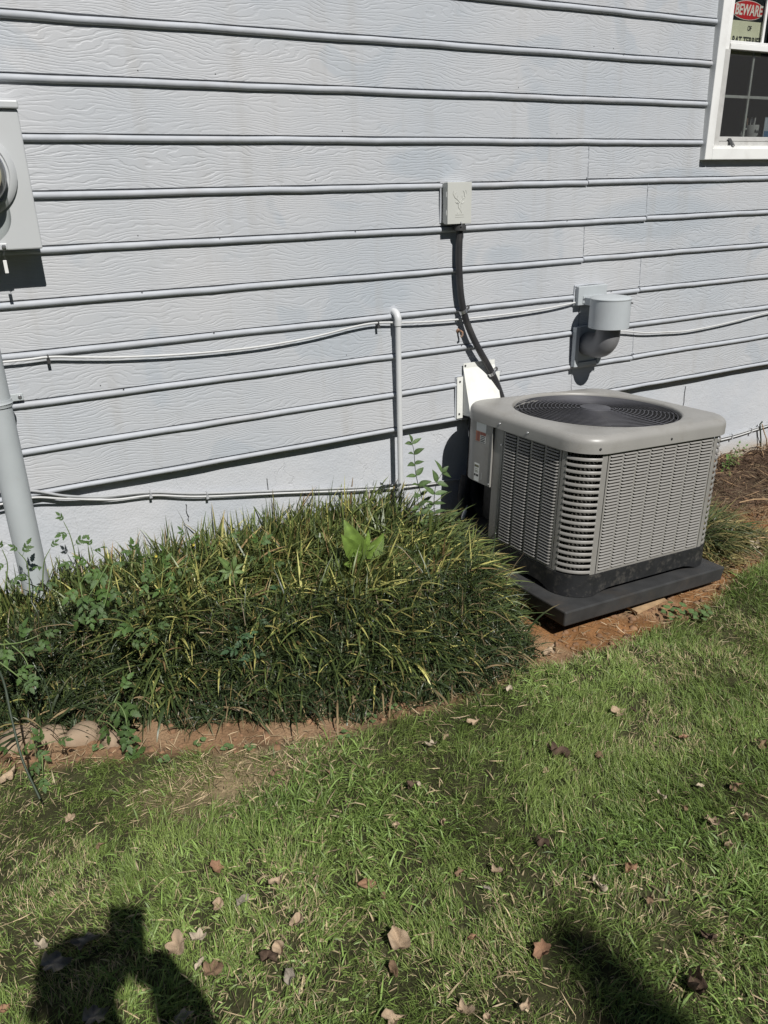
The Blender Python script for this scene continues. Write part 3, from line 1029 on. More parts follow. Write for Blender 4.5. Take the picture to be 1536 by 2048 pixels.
ridge([(0, .002), (-.008, .010), (-.020, .018), (-.027, .030), (-.024, .040)])
ridge([(0, .002), (.008, .010), (.020, .018), (.027, .030), (.024, .042)])
ridge([(-.020, .018), (-.019, .030), (-.014, .036)])
ridge([(.020, .018), (.018, .032), (.013, .040)])
ridge([(-.011, .012), (-.009, .024)])
ridge([(.011, .012), (.009, .024)])
ridge([(-.010, .002), (-.004, -.001), (-.005, -.014), (0, -.021), (.005, -.014), (.004, -.001), (.010, .002)], .0016)
ridge([(-.017, .003), (-.008, -.003)])
ridge([(.017, .003), (.008, -.003)])
ridge([(-.003, -.022), (-.008, -.033)])
ridge([(.003, -.022), (.008, -.033)])
em.build("stag_emblem", M_BOX, bx, smooth=60)
em = MB()
for k in range(8):
    em.box(1.7785 + k * .005, 1.7817 + k * .005, WALL - bt - .0011, WALL - bt - .0001, 1.392, 1.3965)
em.box(1.7775, 1.8185, WALL - bt - .0010, WALL - bt - .0001, 1.385, 1.3868)
em.build("raised_marks", M_BOX, bx)
MB().tube([(1.804, WALL - bt - .001, 1.366), (1.804, WALL - bt - .008, 1.361), (1.804, WALL - bt - .006, 1.353), (1.804, WALL - bt + .006, 1.352)], .0026, 8).build("latch", M_ZINC, bx, smooth=60)
MB().lathe([(.021, -.030), (.025, -.028), (.025, -.012), (.021, -.010), (.021, 0)], (1.814, WALL - .030, bz0 + .003), 'Z', 20).build("hub_nut", M_CLIP, bx, smooth=40)

# black whip
wp = [(1.814, WALL - .030, 1.335), (1.811, WALL - .031, 1.26), (1.812, WALL - .033, 1.18), (1.821, WALL - .034, 1.085), (1.842, WALL - .034, 1.00), (1.872, WALL - .040, .925), (1.915, WALL - .042, .85), (1.965, WALL - .036, .780), (2.005, WALL - .036, .712), (2.04, WALL - .04, .63), (2.07, WALL - .05, .53), (2.06, WALL - .075, .44)]
whip = thing("flexible_conduit", "black flexible conduit curving from the stag box down behind the condenser", "conduit", wp[0])
pp = smooth_path(wp, 22)
MB().tube(pp, [.0138 + (.0005 if k % 2 else -.0004) for k in range(len(pp))], 16).build("tube", M_BLACKTUBE, whip, smooth=80)
for (px_, py_, pz_), ang in (((1.832, WALL - .034, 1.02), -22), ((1.985, WALL - .036, .745), -32)):
    cl = MB()
    c = Vector((px_, py_, pz_))
    d = Vector((math.sin(R_(-ang)), 0, -math.cos(R_(ang)))).normalized()
    sidev = Vector((0, 1, 0)).cross(d).normalized()
    rings = []
    for off, rr_ in ((-.007, .0148), (-.007, .0165), (.007, .0165), (.007, .0148)):
        rings.append([c + d * off + (sidev * math.cos(2 * math.pi * k / 20) + Vector((0, 1, 0)) * math.sin(2 * math.pi * k / 20)) * rr_ for k in range(20)])
    cl.loops(rings, True)
    e = c + Vector((.030, .012, .012))
    cl.tube([c + Vector((.018, .008, .004)), e], .005, 6)
    cl.lathe([(.010, -.003), (.010, .003), (.004, .003), (.004, -.003)], e, 'Y', 14)
    cl.build("strap", M_ZINC, whip, smooth=50)

# white pvc pipe
pv = thing("drain_pipe", "thin white plastic pipe with an elbow, dropping into the clump of grass", "pipe", (1.523, WALL - .036, 0))
pr_ = .0116
MB().tube([(1.523, WALL - .036, z) for z in (-.03, .3, .6, 1.012)], pr_, 20).build("pipe", M_PVC, pv, smooth=60)
arc = [(1.523, WALL - .036 + .030 * (1 - math.cos(R_(a))), 1.012 + .030 * math.sin(R_(a))) for a in range(0, 91, 10)]
MB().tube([(1.523, WALL - .036, .992)] + arc + [(1.523, WALL + .01, 1.042)], pr_ + .0030, 20).build("elbow", M_PVC, pv, smooth=60)
MB().lathe([(.034, -.006), (.026, .002), (.018, .006)], (1.523, WALL + .003, 1.045), 'Y', 14).build("sealant", M_BEAD, pv, smooth=60)

# small rusty hook
hk = MB().tube([(1.830, WALL + .002, .938), (1.830, WALL - .020, .940), (1.834, WALL - .030, .934), (1.834, WALL - .030, .922), (1.828, WALL - .026, .914)], .0042, 8)
hk.lathe([(.009, 0), (.007, .004), (.0005, .005)], (1.830, WALL - .002, .938), 'Y', 10)
tag(hk.build("wall_hook", M_RUST, None, smooth=60), "small rusty hook screwed into the siding left of the black conduit", "hook")

# white line cover
hd = thing("line_cover", "white sloping metal hood on the wall, half behind the condenser's corner", "vent hood", (1.93, WALL, .57))
hx0, hx1, hzt, hzb = 1.853, 2.016, .776, .578
MB().box(1.822, hx0 - .001, WALL - .013, WALL - .0105, .560, .742).box(hx1 + .001, 2.045, WALL - .013, WALL - .0105, .560, .742) \
    .box(hx0, hx1, WALL - .013, WALL - .0105, hzt - .002, hzt + .022).build("flange", M_HOOD, hd)
fp = MB()
t0, t1 = .0135, .078
fp.add([(hx0, WALL - t0, hzt), (hx1, WALL - t0, hzt), (hx1 + .004, WALL - t1, hzb), (hx0 - .002, WALL - t1, hzb),
        (hx0, WALL - t0 + .0025, hzt - .001), (hx1, WALL - t0 + .0025, hzt - .001), (hx1 + .004, WALL - t1 + .0022, hzb), (hx0 - .002, WALL - t1 + .0022, hzb)],
       [(0, 3, 2, 1), (4, 5, 6, 7), (0, 1, 5, 4), (1, 2, 6, 5), (2, 3, 7, 6), (3, 0, 4, 7)])
fp.build("front_plate", M_HOOD, hd)
sp = MB()
for x, dx in ((hx0, -.002), (hx1, .004)):
    sp.add([(x + .0004, WALL - t0 + .003, hzt - .003), (x + dx * .9 + .0004, WALL - t1 + .0025, hzb + .0005), (x + .0004, WALL - .0105, hzb - .006),
            (x + .002, WALL - t0 + .003, hzt - .003), (x + dx * .9 + .002, WALL - t1 + .0025, hzb + .0005), (x + .002, WALL - .0105, hzb - .006)], [(0, 1, 2), (5, 4, 3), (0, 3, 4, 1), (1, 4, 5, 2)])
sp.build("side_plate", M_METER, hd)
for x, z in ((1.836, .722), (1.834, .580), (1.862, .788)):
    MB().lathe([(.0045, 0), (.004, .003), (.0005, .0035)], (x, WALL - .013, z), 'Y', 10).build("screw", M_CLIP, hd, smooth=40)

# refrigerant lines below it
ln = thing("refrigerant_lines", "black insulated refrigerant pipes dropping from the white hood behind the condenser", "pipes", (1.9, WALL - .05, .1))
MB().tube(smooth_path([(1.905, WALL - .030, .60), (1.905, WALL - .040, .50), (1.902, WALL - .040, .40), (1.885, WALL - .055, .31), (1.872, WALL - .075, .24), (1.885, WALL - .11, .16), (1.95, WALL - .18, .10)], 8), .031, 14).build("suction_line", M_FOAM, ln, smooth=60)
MB().tube(smooth_path([(1.962, WALL - .040, .60), (1.962, WALL - .045, .40), (1.95, WALL - .08, .26), (1.93, WALL - .12, .14), (1.96, WALL - .2, .08)], 8), .024, 12).build("liquid_line", M_FOAM, ln, smooth=60)
MB().lathe([(.0316, -.012), (.0322, 0), (.0316, .012)], (1.904, WALL - .040, .487), 'Z', 16).build("tape_band", M_WHITE, ln, smooth=60)
MB().tube(smooth_path([(1.86, WALL - .050, .30), (1.83, WALL - .070, .20), (1.86, WALL - .09, .10), (1.93, WALL - .16, .05)], 8), .030, 12).build("drain_hose", M_FOAM, ln, smooth=60)
MB().tube(smooth_path([(1.94, WALL - .055, .34), (1.91, WALL - .075, .20), (1.92, WALL - .12, .10), (1.99, WALL - .22, .06)], 8), .034, 12).build("suction_line", M_FOAM, ln, smooth=60)
MB().tube(smooth_path([(1.872, WALL - .078, .235), (1.845, WALL - .090, .205), (1.815, WALL - .105, .165)], 6), .004, 8).build("control_wire", M_CABLE2, ln, smooth=60)
MB().tube(smooth_path([(1.815, WALL - .105, .165), (1.800, WALL - .112, .145), (1.788, WALL - .118, .128)], 5), [.0045] + [.0085] * 8 + [.006] * 2, 10).build("wire_sleeve", M_WHITE, ln, smooth=60)
rk = MB()
pts = [(.0005, .19), (.022, .165), (.036, .11), (.046, .05), (.05, 0)]
rk.lathe(pts, (1.90, WALL - .145, -.02), 'Z', 9)
tag(rk.build("rock", mat("dark_rock", (.11, .10, .09), .8, bump=.5, bscale=40), None, smooth=50), "dark upright rock behind the sapling beside the black pipes", "rock")
bk = thing("valve_cap", "grey plastic cap lying at the foot of the black pipes", "cap", (1.945, WALL - .19, .03))
MB().box(1.90, 1.985, WALL - .235, WALL - .17, -.03, .022).build("body", mat("cap_grey", (.14, .14, .14), .6), bk, bevel=.010)
MB().box(1.922, 1.948, WALL - .205, WALL - .19, .022, .062).build("clip", mat("clip_grey", (.10, .10, .10), .5), bk, bevel=.003)

# exhaust vent
vx, vz, vr = 2.532, .965, .088
ev = thing("exhaust_vent", "grey capped flue pipe on two wall plates, right of the black conduit", "vent", (vx, WALL, .8))
MB().box(2.452, 2.620, WALL - .032, WALL - .0105, .990, 1.072).build("upper_plate", M_VENT, ev, bevel=.003)
br = MB()
br.box(2.478, 2.598, WALL - .036, WALL - .0325, .998, 1.030).box(2.486, 2.490, WALL - .075, WALL - .0365, .992, 1.024).box(2.574, 2.578, WALL - .075, WALL - .0365, .992, 1.024)
br.build("bracket", M_VENT, ev, bevel=.001)
for x in (2.482, 2.560, 2.592):
    MB().lathe([(.005, 0), (.0045, .003), (.0005, .0035)], (x, WALL - .036, 1.018), 'Y', 10).build("screw", M_ZINC, ev, smooth=40)
lp = MB()
lp.box(2.452, 2.474, WALL - .036, WALL - .0105, .712, .894).box(2.4745, 2.5905, WALL - .030, WALL - .0105, .712, .730).box(2.591, 2.613, WALL - .036, WALL - .0105, .712, .894)
lp.box(2.4745, 2.5905, WALL - .022, WALL - .0105, .7305, .894)
lp.build("lower_plate", M_VENT, ev, bevel=.002)
vy = WALL - .150
MB().lathe([(vr, -.062), (vr, .058), (vr + .0005, .0585), (vr + .0015, .060), (vr + .0015, .064), (vr - .004, .069), (vr * .6, .074), (.001, .076)], (vx, vy, vz), 'Z', 48).build("cap", M_VENT, ev, smooth=35)
MB().lathe([(.001, -.057), (vr - .003, -.057), (vr - .003, -.062)], (vx, vy, vz), 'Z', 40).build("cap_floor", M_ELBOW, ev, smooth=35)
el = [(vx, vy, .91)] + [(vx, vy + .062 * (1 - math.cos(R_(a))), .874 - .062 * math.sin(R_(a))) for a in range(0, 91, 9)] + [(vx, WALL - .02, .812)]
MB().tube(el, .054, 28).build("elbow", M_ELBOW, ev, smooth=60)
MB().tube([(vx + .045, vy - .078, 1.012), (vx + .055, vy - .078, 1.010)], .003, 6).build("screw", M_CLIP, ev, smooth=40)


# beads of sealant where fittings meet the siding
for (x0, x1, z0, z1, par) in ((bx0, bx1, bz0 + .004, bz1 - .002, bx), (2.452, 2.620, .990, 1.072, ev), (1.822, 1.8525, .560, .742, hd)):
    sb = MB()
    pts = [(x0 - .002, z0), (x0 - .0025, (z0 + z1) / 2), (x0 - .002, z1 + .001), ((x0 + x1) / 2, z1 + .003), (x1 + .002, z1 + .001), (x1 + .0025, (z0 + z1) / 2), (x1 + .002, z0)]
    sb.tube([(x, WALL - .004 + rj.uniform(-.001, .001), z) for x, z in pts], [rj.uniform(.003, .0052) for _ in pts], 6)
    sb.build("sealant", M_BEAD, par, smooth=60)


# cables along the wall
def cable(name, label, pts, r, m, clips, clipm=M_CLIP, group=None):
    o = tag(MB().tube(smooth_path(pts, 10), r, 8).build(name, m, None, smooth=60), label, "cable", group)
    for (x, y, z) in clips:
        c = MB()
        c.tube([(x, y + .006, z + r + .002), (x, y - r - .002, z + r + .001), (x, y - r - .003, z), (x, y - r - .002, z - r - .001), (x, y + .006, z - r - .002)], .0026, 6)
        c.box(x - .005, x + .005, y - r - .004, y + .010, z - r - .016, z - r - .003)
        c.build("clip", clipm, o)
    return o


cy = WALL - .016
cable("thin_cable", "thin white cable sagging along the siding from the conduit to the flue vent",
      [(-.6, cy, 1.03), (.09, cy, 1.013), (.229, cy, 1.013), (.33, cy, 1.001), (.454, cy, .987), (.68, cy, .972), (.914, cy, .968), (1.10, cy, .976), (1.216, cy, .987), (1.34, cy, 1.003), (1.444, cy, 1.008), (1.60, cy, .995), (1.783, cy, .987), (2.05, cy, .985), (2.30, cy, .992), (2.50, WALL - .0085, 1.005)],
      .0039, M_CABLE, [(.229, cy, 1.013), (1.444, cy, 1.008)])
cable("thin_cable", "thin white cable sagging on the siding to the right of the flue vent",
      [(2.60, WALL - .009, .85), (2.757, cy, .845), (2.90, cy, .823), (3.043, cy, .812), (3.17, cy, .804), (3.29, cy, .805), (3.44, cy, .812), (3.585, cy, .822), (3.80, cy, .840), (4.3, cy, .86)],
      .0039, M_CABLE, [(3.83, cy, .842)])
fy = WALL + .018
cable("grey_cable", "grey cable clipped low on the foundation, upper of the pair at left",
      [(-.5, WALL - .012, .62), (.005, WALL - .012, .588), (.104, WALL - .012, .572), (.20, WALL - .004, .532), (.32, fy - .006, .498), (.491, fy, .478), (.674, fy, .436), (1.0, fy, .382), (1.391, fy, .318), (1.525, fy, .303), (1.838, fy, .264), (2.4, fy, .24), (3.0, fy, .19), (3.627, fy, .166), (4.006, fy, .184), (4.5, fy, .2)],
      .0047, M_CABLE2, [(.491, fy, .478), (.70, fy, .431), (1.391, fy, .318), (3.70, fy, .168), (3.86, fy, .176)], M_CABLE2)
cable("grey_cable", "grey cable crossing under the conduit, lower of the pair at left",
      [(-.5, WALL - .010, .53), (.0, WALL - .010, .545), (.10, WALL - .010, .548), (.20, WALL - .002, .520), (.36, fy - .004, .478), (.50, fy, .464), (.674, fy - .002, .424), (1.0, fy, .370), (1.391, fy - .002, .307), (1.70, fy, .27), (2.4, fy, .225), (3.0, fy, .176), (3.627, fy, .153), (4.0, fy, .172), (4.5, fy, .19)],
      .0038, M_CABLE, [])

# ================================================================== CONDENSER (built in its own tilted frame)
AH, AB, AC_, HZ = .396, .330, .114, .470          # half width, back y, corner radius, panel height
ac = thing("air_conditioner", "grey square outdoor air conditioner with louvred sides and round black fan grille", "air conditioner",
           (2.1534, 2.3004, .1226), (-.0239, .0615, .0299))
AC_M = ac.matrix_basis.copy()


def acp(mb, name, m, parent=None, **k):
    """part of the condenser; sub-parts inherit the frame from their part"""
    return mb.build(name, m, parent or ac, local=True, **k)


core = MB()
core.loops([rr(-AH + .03, AH - .03, -AH + .03, .085, .085, z) for z in (.0, .466)], True, True, True)
core.box(-.27, AH - .03, .0851, AB - .02, 0, .466)
acp(core, "coil", M_COIL)
fin = MB()
for k in range(60):
    a = -AH + .12 + k * (2 * AH - .24) / 59
    fin.box(a, a + .003, -AH + .022, -AH + .0295, .004, .464)
for k in range(30):
    a = -.28 + k * .34 / 29
    fin.box(-AH + .022, -AH + .0295, a, a + .003, .004, .464)
for k in range(10):
    a = R_(182 + k * 9)
    c, s = math.cos(a), math.sin(a)
    fin.tube([(-AH + AC_ + (AC_ - .026) * c, -AH + AC_ + (AC_ - .026) * s, z) for z in (.004, .464)], .003, 5)
acp(fin, "coil_fins", mat("coil_fin_metal", (.10, .095, .085), .45, metal=.4, var=.3, vscale=50), kind="stuff")


def louvre(w, hgt=.0063, d=.0046):
    mb, rings = MB(), []
    for x, k in ((-w / 2, 0.0), (-w / 2 + .0015, .55), (-w / 2 + .005, 1), (w / 2 - .005, 1), (w / 2 - .0015, .55), (w / 2, 0.0)):
        zb = -hgt / 2 + (1 - k) * .0035
        rings.append([(x, -.0002, hgt / 2), (x, -d * .45 * k - .0002, hgt * .30), (x, -d * k - .0002, zb + .0012), (x, -d * k + .0004, zb), (x, -d * .4 * k + .0008, hgt * .12), (x, .0009, hgt / 2)])
    mb.loops(rings, True, True, True)
    return mb


def panel_frame(u0, u1, n, mull):
    """flat sheet-metal frame in the plane y=0, louvre columns left open; returns (mesh, column centres, column width)"""
    mb = MB()
    mb.box(u0, u1, 0, .0016, .003, .0125).box(u0, u1, 0, .0016, HZ - .010, HZ - .0005)
    pitch = (u1 - u0 - mull) / n
    for k in range(n + 1):
        mb.box(u0 + k * pitch, u0 + k * pitch + mull, 0, .0016, .01255, HZ - .01005)
    return mb, [u0 + mull + pitch * k + (pitch - mull) / 2 for k in range(n)], pitch - mull


NL = 37
LZ = [.0125 + (HZ - .0225) * (k + .5) / NL for k in range(NL)]
fm, cols_, cw = panel_frame(-AH + AC_ + .0015, AH - AC_ - .0015, 8, .0085)
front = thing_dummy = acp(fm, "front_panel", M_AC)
front.location = (0, -AH, 0)
lme = None
for cx in cols_:
    for z in LZ:
        if lme is None:
            o = louvre(cw + .0006).build("louver", M_AC, front, local=True, smooth=35)
            lme = o.data
            o.location = (cx, 0, z)
        else:
            o = share("louver", lme, front, None, True)
            o.location = (cx, 0, z)
fm, cols_, cw = panel_frame(-.2805, .0445, 4, .009)
side = acp(fm, "side_panel", M_AC)
side.location = (-AH, 0, 0)
side.rotation_euler = (0, 0, R_(-90))
# in the side panel's own frame u runs along -y, so mirror the columns
lv = MB()
for cx in cols_:
    for z in LZ:
        k = louvre(cw + .0006)
        lv.add([(x + cx, y, zz + z) for x, y, zz in k.v], k.f)
lv.build("side_louvers", M_AC, side, local=True, smooth=35, kind="stuff")
# mirrored placement: move the frame so that u -> -y spans the same stretch of the side
side.location = (-AH, -.2805 + .0445, 0)
fm, cols_, cw = panel_frame(-.2805, AB - AC_ - .002, 7, .009)
rside = acp(fm, "side_panel", M_AC)
rside.location = (AH, 0, 0)
rside.rotation_euler = (0, 0, R_(90))
lv = MB()
for cx in cols_:
    for z in LZ:
        k = louvre(cw + .0006)
        lv.add([(x + cx, y, zz + z) for x, y, zz in k.v], k.f)
lv.build("side_louvers", M_AC, rside, local=True, smooth=35, kind="stuff")
acp(MB().box(-.20, AH - AC_, AB - .004, AB, .003, HZ - .001), "back_panel", M_AC)


def arc_strip(mb, c, a0, a1, prof, n=12):
    """prof: closed (radius, z) section swept from angle a0 to a1 about the vertical through c"""
    rings = []
    for k in range(n + 1):
        a = R_(a0 + (a1 - a0) * k / n)
        rings.append([(c[0] + r * math.cos(a), c[1] + r * math.sin(a), z) for r, z in prof])
    return mb.loops(rings, True, True, True)


NS = 19
sp_ = (HZ - .016) / NS
slat_me = None
for nm, c, a0, a1 in (("corner", (-AH + AC_, -AH + AC_), 180, 270), ("corner", (AH - AC_, -AH + AC_), 270, 360), ("corner", (AH - AC_, AB - AC_), 0, 90)):
    pm = MB()
    r = AC_
    arc_strip(pm, c, a0 + 1.2, a0 + 13, [(r, .003), (r, HZ - .0005), (r - .0016, HZ - .0005), (r - .0016, .003)], 4)
    arc_strip(pm, c, a1 - 13, a1 - 1.2, [(r, .003), (r, HZ - .0005), (r - .0016, HZ - .0005), (r - .0016, .003)], 4)
    post = acp(pm, "corner_post", M_AC, smooth=40)
    sm = MB()
    arc_strip(sm, (0, 0), 12.95, 77.05, [(r + .0002, .0140), (r + .0024, .0105), (r + .0034, .0060), (r + .0030, .0034), (r + .0012, .0030), (r - .0014, .0140)], 14)
    for k in range(NS):
        if slat_me is None:
            o = acp(sm, "corner_slat", M_AC, post, smooth=35)
            slat_me = o.data
        else:
            o = share("corner_slat", slat_me, post, None, True)
        o.location = (c[0], c[1], .006 + k * sp_)
        o.rotation_euler = (0, 0, R_(a0))
# service side at the back left: strip, cover, stickers
acp(MB().box(-AH - .0006, -AH + .0016, .047, .103, .003, HZ - .0005), "service_strip", M_AC)
acp(MB().box(-AH + .0018, -AH + .030, .098, .103, .003, .212), "service_strip", M_AC)
pl = [(-AH - .0075, .107)] + [(-AH - .0075, .107 + (AB - AC_ - .107) * k / 4) for k in range(1, 5)]
pl += [(-AH + AC_ + (AC_ + .0075) * math.cos(R_(a)), AB - AC_ + (AC_ + .0075) * math.sin(R_(a))) for a in range(171, 89, -9)] + [(-.20, AB + .0075)]
il = [(-AH + .006, .107)] + [(-AH + .006, .107 + (AB - AC_ - .107) * k / 4) for k in range(1, 5)]
il += [(-AH + AC_ + (AC_ - .006) * math.cos(R_(a)), AB - AC_ + (AC_ - .006) * math.sin(R_(a))) for a in range(171, 89, -9)] + [(-.20, AB - .006)]
zc0, zc1 = .216, HZ + .003
cov = MB()
cov.loops([[(x, y, zc0) for x, y in il], [(x, y, zc0) for x, y in pl], [(x, y, zc0 + .003) for x, y in pl], [(x, y, zc1) for x, y in pl], [(x, y, zc1) for x, y in il]], False)
cov.add([(*pl[0], zc0), (*pl[0], zc1), (*il[0], zc1), (*il[0], zc0)], [(0, 1, 2, 3)])
cover = acp(cov, "service_cover", M_AC, smooth=30)
acp(MB().box(-AH + .02, -.10, .10, AB - .03, .222, HZ), "control_bay", M_DARK)
acp(MB().box(-AH - .0095, -AH - .0076, .1055, .1085, .219, HZ - .004), "edge_trim", M_ACTOP, cover)
xs_ = -AH - .0078


def stick(name, y0, y1, z0, z1, m, off=0.0):
    return acp(MB().add([(xs_ - off, y1, z0), (xs_ - off, y0, z0), (xs_ - off, y0, z1), (xs_ - off, y1, z1)], [(0, 1, 2, 3)]), name, m, cover)


stick("sticker", .150, .214, .432, .473, M_STICKER2)
stick("warning_sticker", .150, .216, .388, .4315, M_STICKER)
stick("warning_band", .187, .2155, .3885, .431, M_ORANGE, .0003)
stick("warning_band", .150, .1865, .418, .431, M_REDBROWN, .0003)
stick("warning_band", .191, .205, .392, .428, M_REDBROWN, .0006)
for k in range(4):
    stick("print_line", .153, .184, .3905 + k * .0070, .3945 + k * .0070, M_INK, .0003)
stick("sticker", .180, .2145, .219, .296, M_STICKER)
stick("print_line", .184, .212, .279, .288, M_OLIVE, .0003)
for k, (a, b_) in enumerate(((.270, .272), (.262, .2645), (.257, .259))):
    stick("print_line", .187, .209, a, b_, M_OLIVE, .0003)
stick("print_line", .202, .213, .240, .249, M_INK, .0003)
stick("print_line", .184, .199, .240, .249, M_INK, .0003)
stick("bar_mark", .163, .165, .232, .262, M_STICKER2, .0002)


def screw(p, axis, m=M_ZINC):
    if axis == 'Y':
        mb = MB().lathe([(.0048, 0), (.0042, .0025), (.0005, .0032)], p, 'Y', 10)
    else:
        k = MB().lathe([(.0048, 0), (.0042, .0025), (.0005, .0032)], (0, 0, 0), 'Y', 10)
        mb = MB().add([(p[0] + y, p[1] - x, p[2] + z) for x, y, z in k.v], k.f)
    return acp(mb, "screw", m, smooth=40)


CO, CZ0, CZT = .012, HZ - .002, .533
for x in (-AH + AC_ + (AC_ + CO) * math.cos(R_(248)), .02):
    screw((x, -AH - CO if x > -.28 else -AH + AC_ + (AC_ + CO) * math.sin(R_(248)), .487), 'Y', M_CLIP)
for y in (-.105, .062):
    screw((-AH - CO, y, .490), 'X')
for z in (.030, .405):
    screw((-AH - .0006, .056, z), 'X')
screw((-AH - .0076, .114, .226), 'X')

# top cover with its round opening
rings = []
cyc = (-AH + AB) / 2


def cov_ring(inset, z):
    r = AC_ + CO - inset
    return rr(-AH - CO + inset, AH + CO - inset, -AH - CO + inset, AB + CO - inset, max(r, .03), z, 10, 5)


base_ring = cov_ring(0, 0)
rings.append([(x, y, CZ0 + .001) for x, y, z in cov_ring(.004, 0)])
rings.append([(x, y, CZ0) for x, y, z in base_ring])
rings.append([(x, y, CZ0 + .034) for x, y, z in base_ring])
for a in range(15, 91, 15):
    ins = .030 * (1 - math.cos(R_(a)))
    rings.append(cov_ring(ins, CZ0 + .034 + .0285 * math.sin(R_(a))))
angs = [math.atan2(y - cyc, x) for x, y, z in base_ring]
FR = .330


def circ(r, z):
    return [(r * math.cos(a), cyc + r * math.sin(a), z) for a in angs]


top_in = rings[-1]
rings.append([(a[0] * .35 + b[0] * .65, a[1] * .35 + b[1] * .65, CZT + .001) for a, b in zip(top_in, circ(FR + .012, CZT))])
rings.append(circ(FR + .010, CZT + .0008))
rings.append(circ(FR + .003, CZT - .002))
rings.append(circ(FR, CZT - .008))
rings.append(circ(FR - .002, CZT - .035))
rings.append(circ(FR - .002, .40))
top = MB().loops(rings, True)
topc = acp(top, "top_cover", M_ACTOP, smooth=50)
acp(MB().lathe([(FR - .003, CZT - .03), (FR - .003, .39), (.001, .39)], (0, cyc, 0), 'Z', 48), "fan_shroud", M_DARK, smooth=40)
gr = MB()


def gz(r):
    return CZT - .012 + .016 * (1 - (r / FR) ** 2)


gr.lathe([(.001, gz(0) + .003), (.050, gz(0) + .003), (.060, gz(0) + .001), (.062, gz(0) - .006), (.001, gz(0) - .006)], (0, cyc, 0), 'Z', 40)
for k in range(8):
    a = R_(12 + k * 45)
    pts = [(r * math.cos(a), cyc + r * math.sin(a), gz(r) - .0035) for r in (.06, .12, .18, .24, .30, FR - .004)]
    gr.tube(pts, .0024, 6)
grille = acp(gr, "fan_grille", M_GRILLE, smooth=50)
for k in range(16):
    r = .078 + k * (.318 - .078) / 15
    acp(MB().tube([(r * math.cos(2 * math.pi * j / 64), cyc + r * math.sin(2 * math.pi * j / 64), gz(r)) for j in range(65)], .0019, 6, False), "grille_ring", M_GRILLE, grille, smooth=60)
fb = MB()
for k in range(3):
    a0 = R_(40 + 120 * k)
    r2, r3 = [], []
    for j in range(9):
        a = a0 + R_(80) * j / 8
        z = .425 + .055 * j / 8
        r2.append([(r * math.cos(a + .25 * (r - .06) / .25), cyc + r * math.sin(a + .25 * (r - .06) / .25), z - .02 * (r / .3)) for r in (.06, .14, .22, .30)])
    fb.loops(r2, False)
fb.lathe([(.001, .47), (.055, .468), (.06, .41), (.001, .40)], (0, cyc, 0), 'Z', 24)
acp(fb, "fan", M_FAN, smooth=50)
# black base pan with raised edges between its corner feet
bp0 = rr(-AH - .004, AH + .004, -AH - .004, AB + .004, AC_ + .004, 0, 10, 14)
low = []
for x, y, z in bp0:
    d = min(max(abs(x) - (AH - AC_ - .045), 0) / .02, 1) if abs(y - cyc) > (AB + AH) / 2 - .004 else min(max(abs(y - cyc) - ((AB + AH) / 2 - AC_ - .04), 0) / .02, 1)
    low.append(d)
bp = MB()
bp.loops([[(x * .985, y * .985, .001) for x, y, z in bp0], [(x, y, .001) for x, y, z in bp0], [(x, y, -.004) for x, y, z in bp0],
          [(x * 1.004, y * 1.004, -.064 - .020 * d) for (x, y, z), d in zip(bp0, low)], [(x * .985, y * .985, -.064 - .020 * d) for (x, y, z), d in zip(bp0, low)],
          [(x * .95, y * .95, -.03) for x, y, z in bp0]], True, True, True)
acp(bp, "base_pan", M_BASE, smooth=30)

# pad, shim
pad = thing("equipment_pad", "dark grey rectangular equipment pad under the air conditioner", "pad", ac.location, ac.rotation_euler)
pm = MB()
px0, px1, py0, py1 = -.470, .405, -.455, .40
pm.loops([[(x, y, -.148) for x, y in ((px0 + .006, py0 + .006), (px1 - .006, py0 + .006), (px1 - .006, py1), (px0 + .006, py1))],
          [(x, y, -.086) for x, y in ((px0, py0), (px1, py0), (px1, py1), (px0, py1))]], True, True, True)
pm.build("slab", M_PAD, pad, bevel=.006, local=True)
g = on_ground(1352, 1192)
sh = MB().add([(-.085, -.012, 0), (.085, .006, .002), (.085, .05, .002), (-.085, .05, 0), (-.085, -.012, .010), (.085, .006, .012), (.085, .05, .014), (-.085, .05, .012)],
              [(3, 2, 1, 0), (4, 5, 6, 7), (0, 1, 5, 4), (1, 2, 6, 5), (2, 3, 7, 6), (3, 0, 4, 7)])
sh.v = [(x + 2.16, y + 1.858, z - .052) for x, y, z in sh.v]
tag(sh.build("wood_shim", M_WOOD, None), "thin wooden shim sticking out under the pad's front edge", "wood shim")


# ================================================================== PLANTS
def jit(n, s):
    return (RNG.random((n, 3)) - .5) * 2 * s


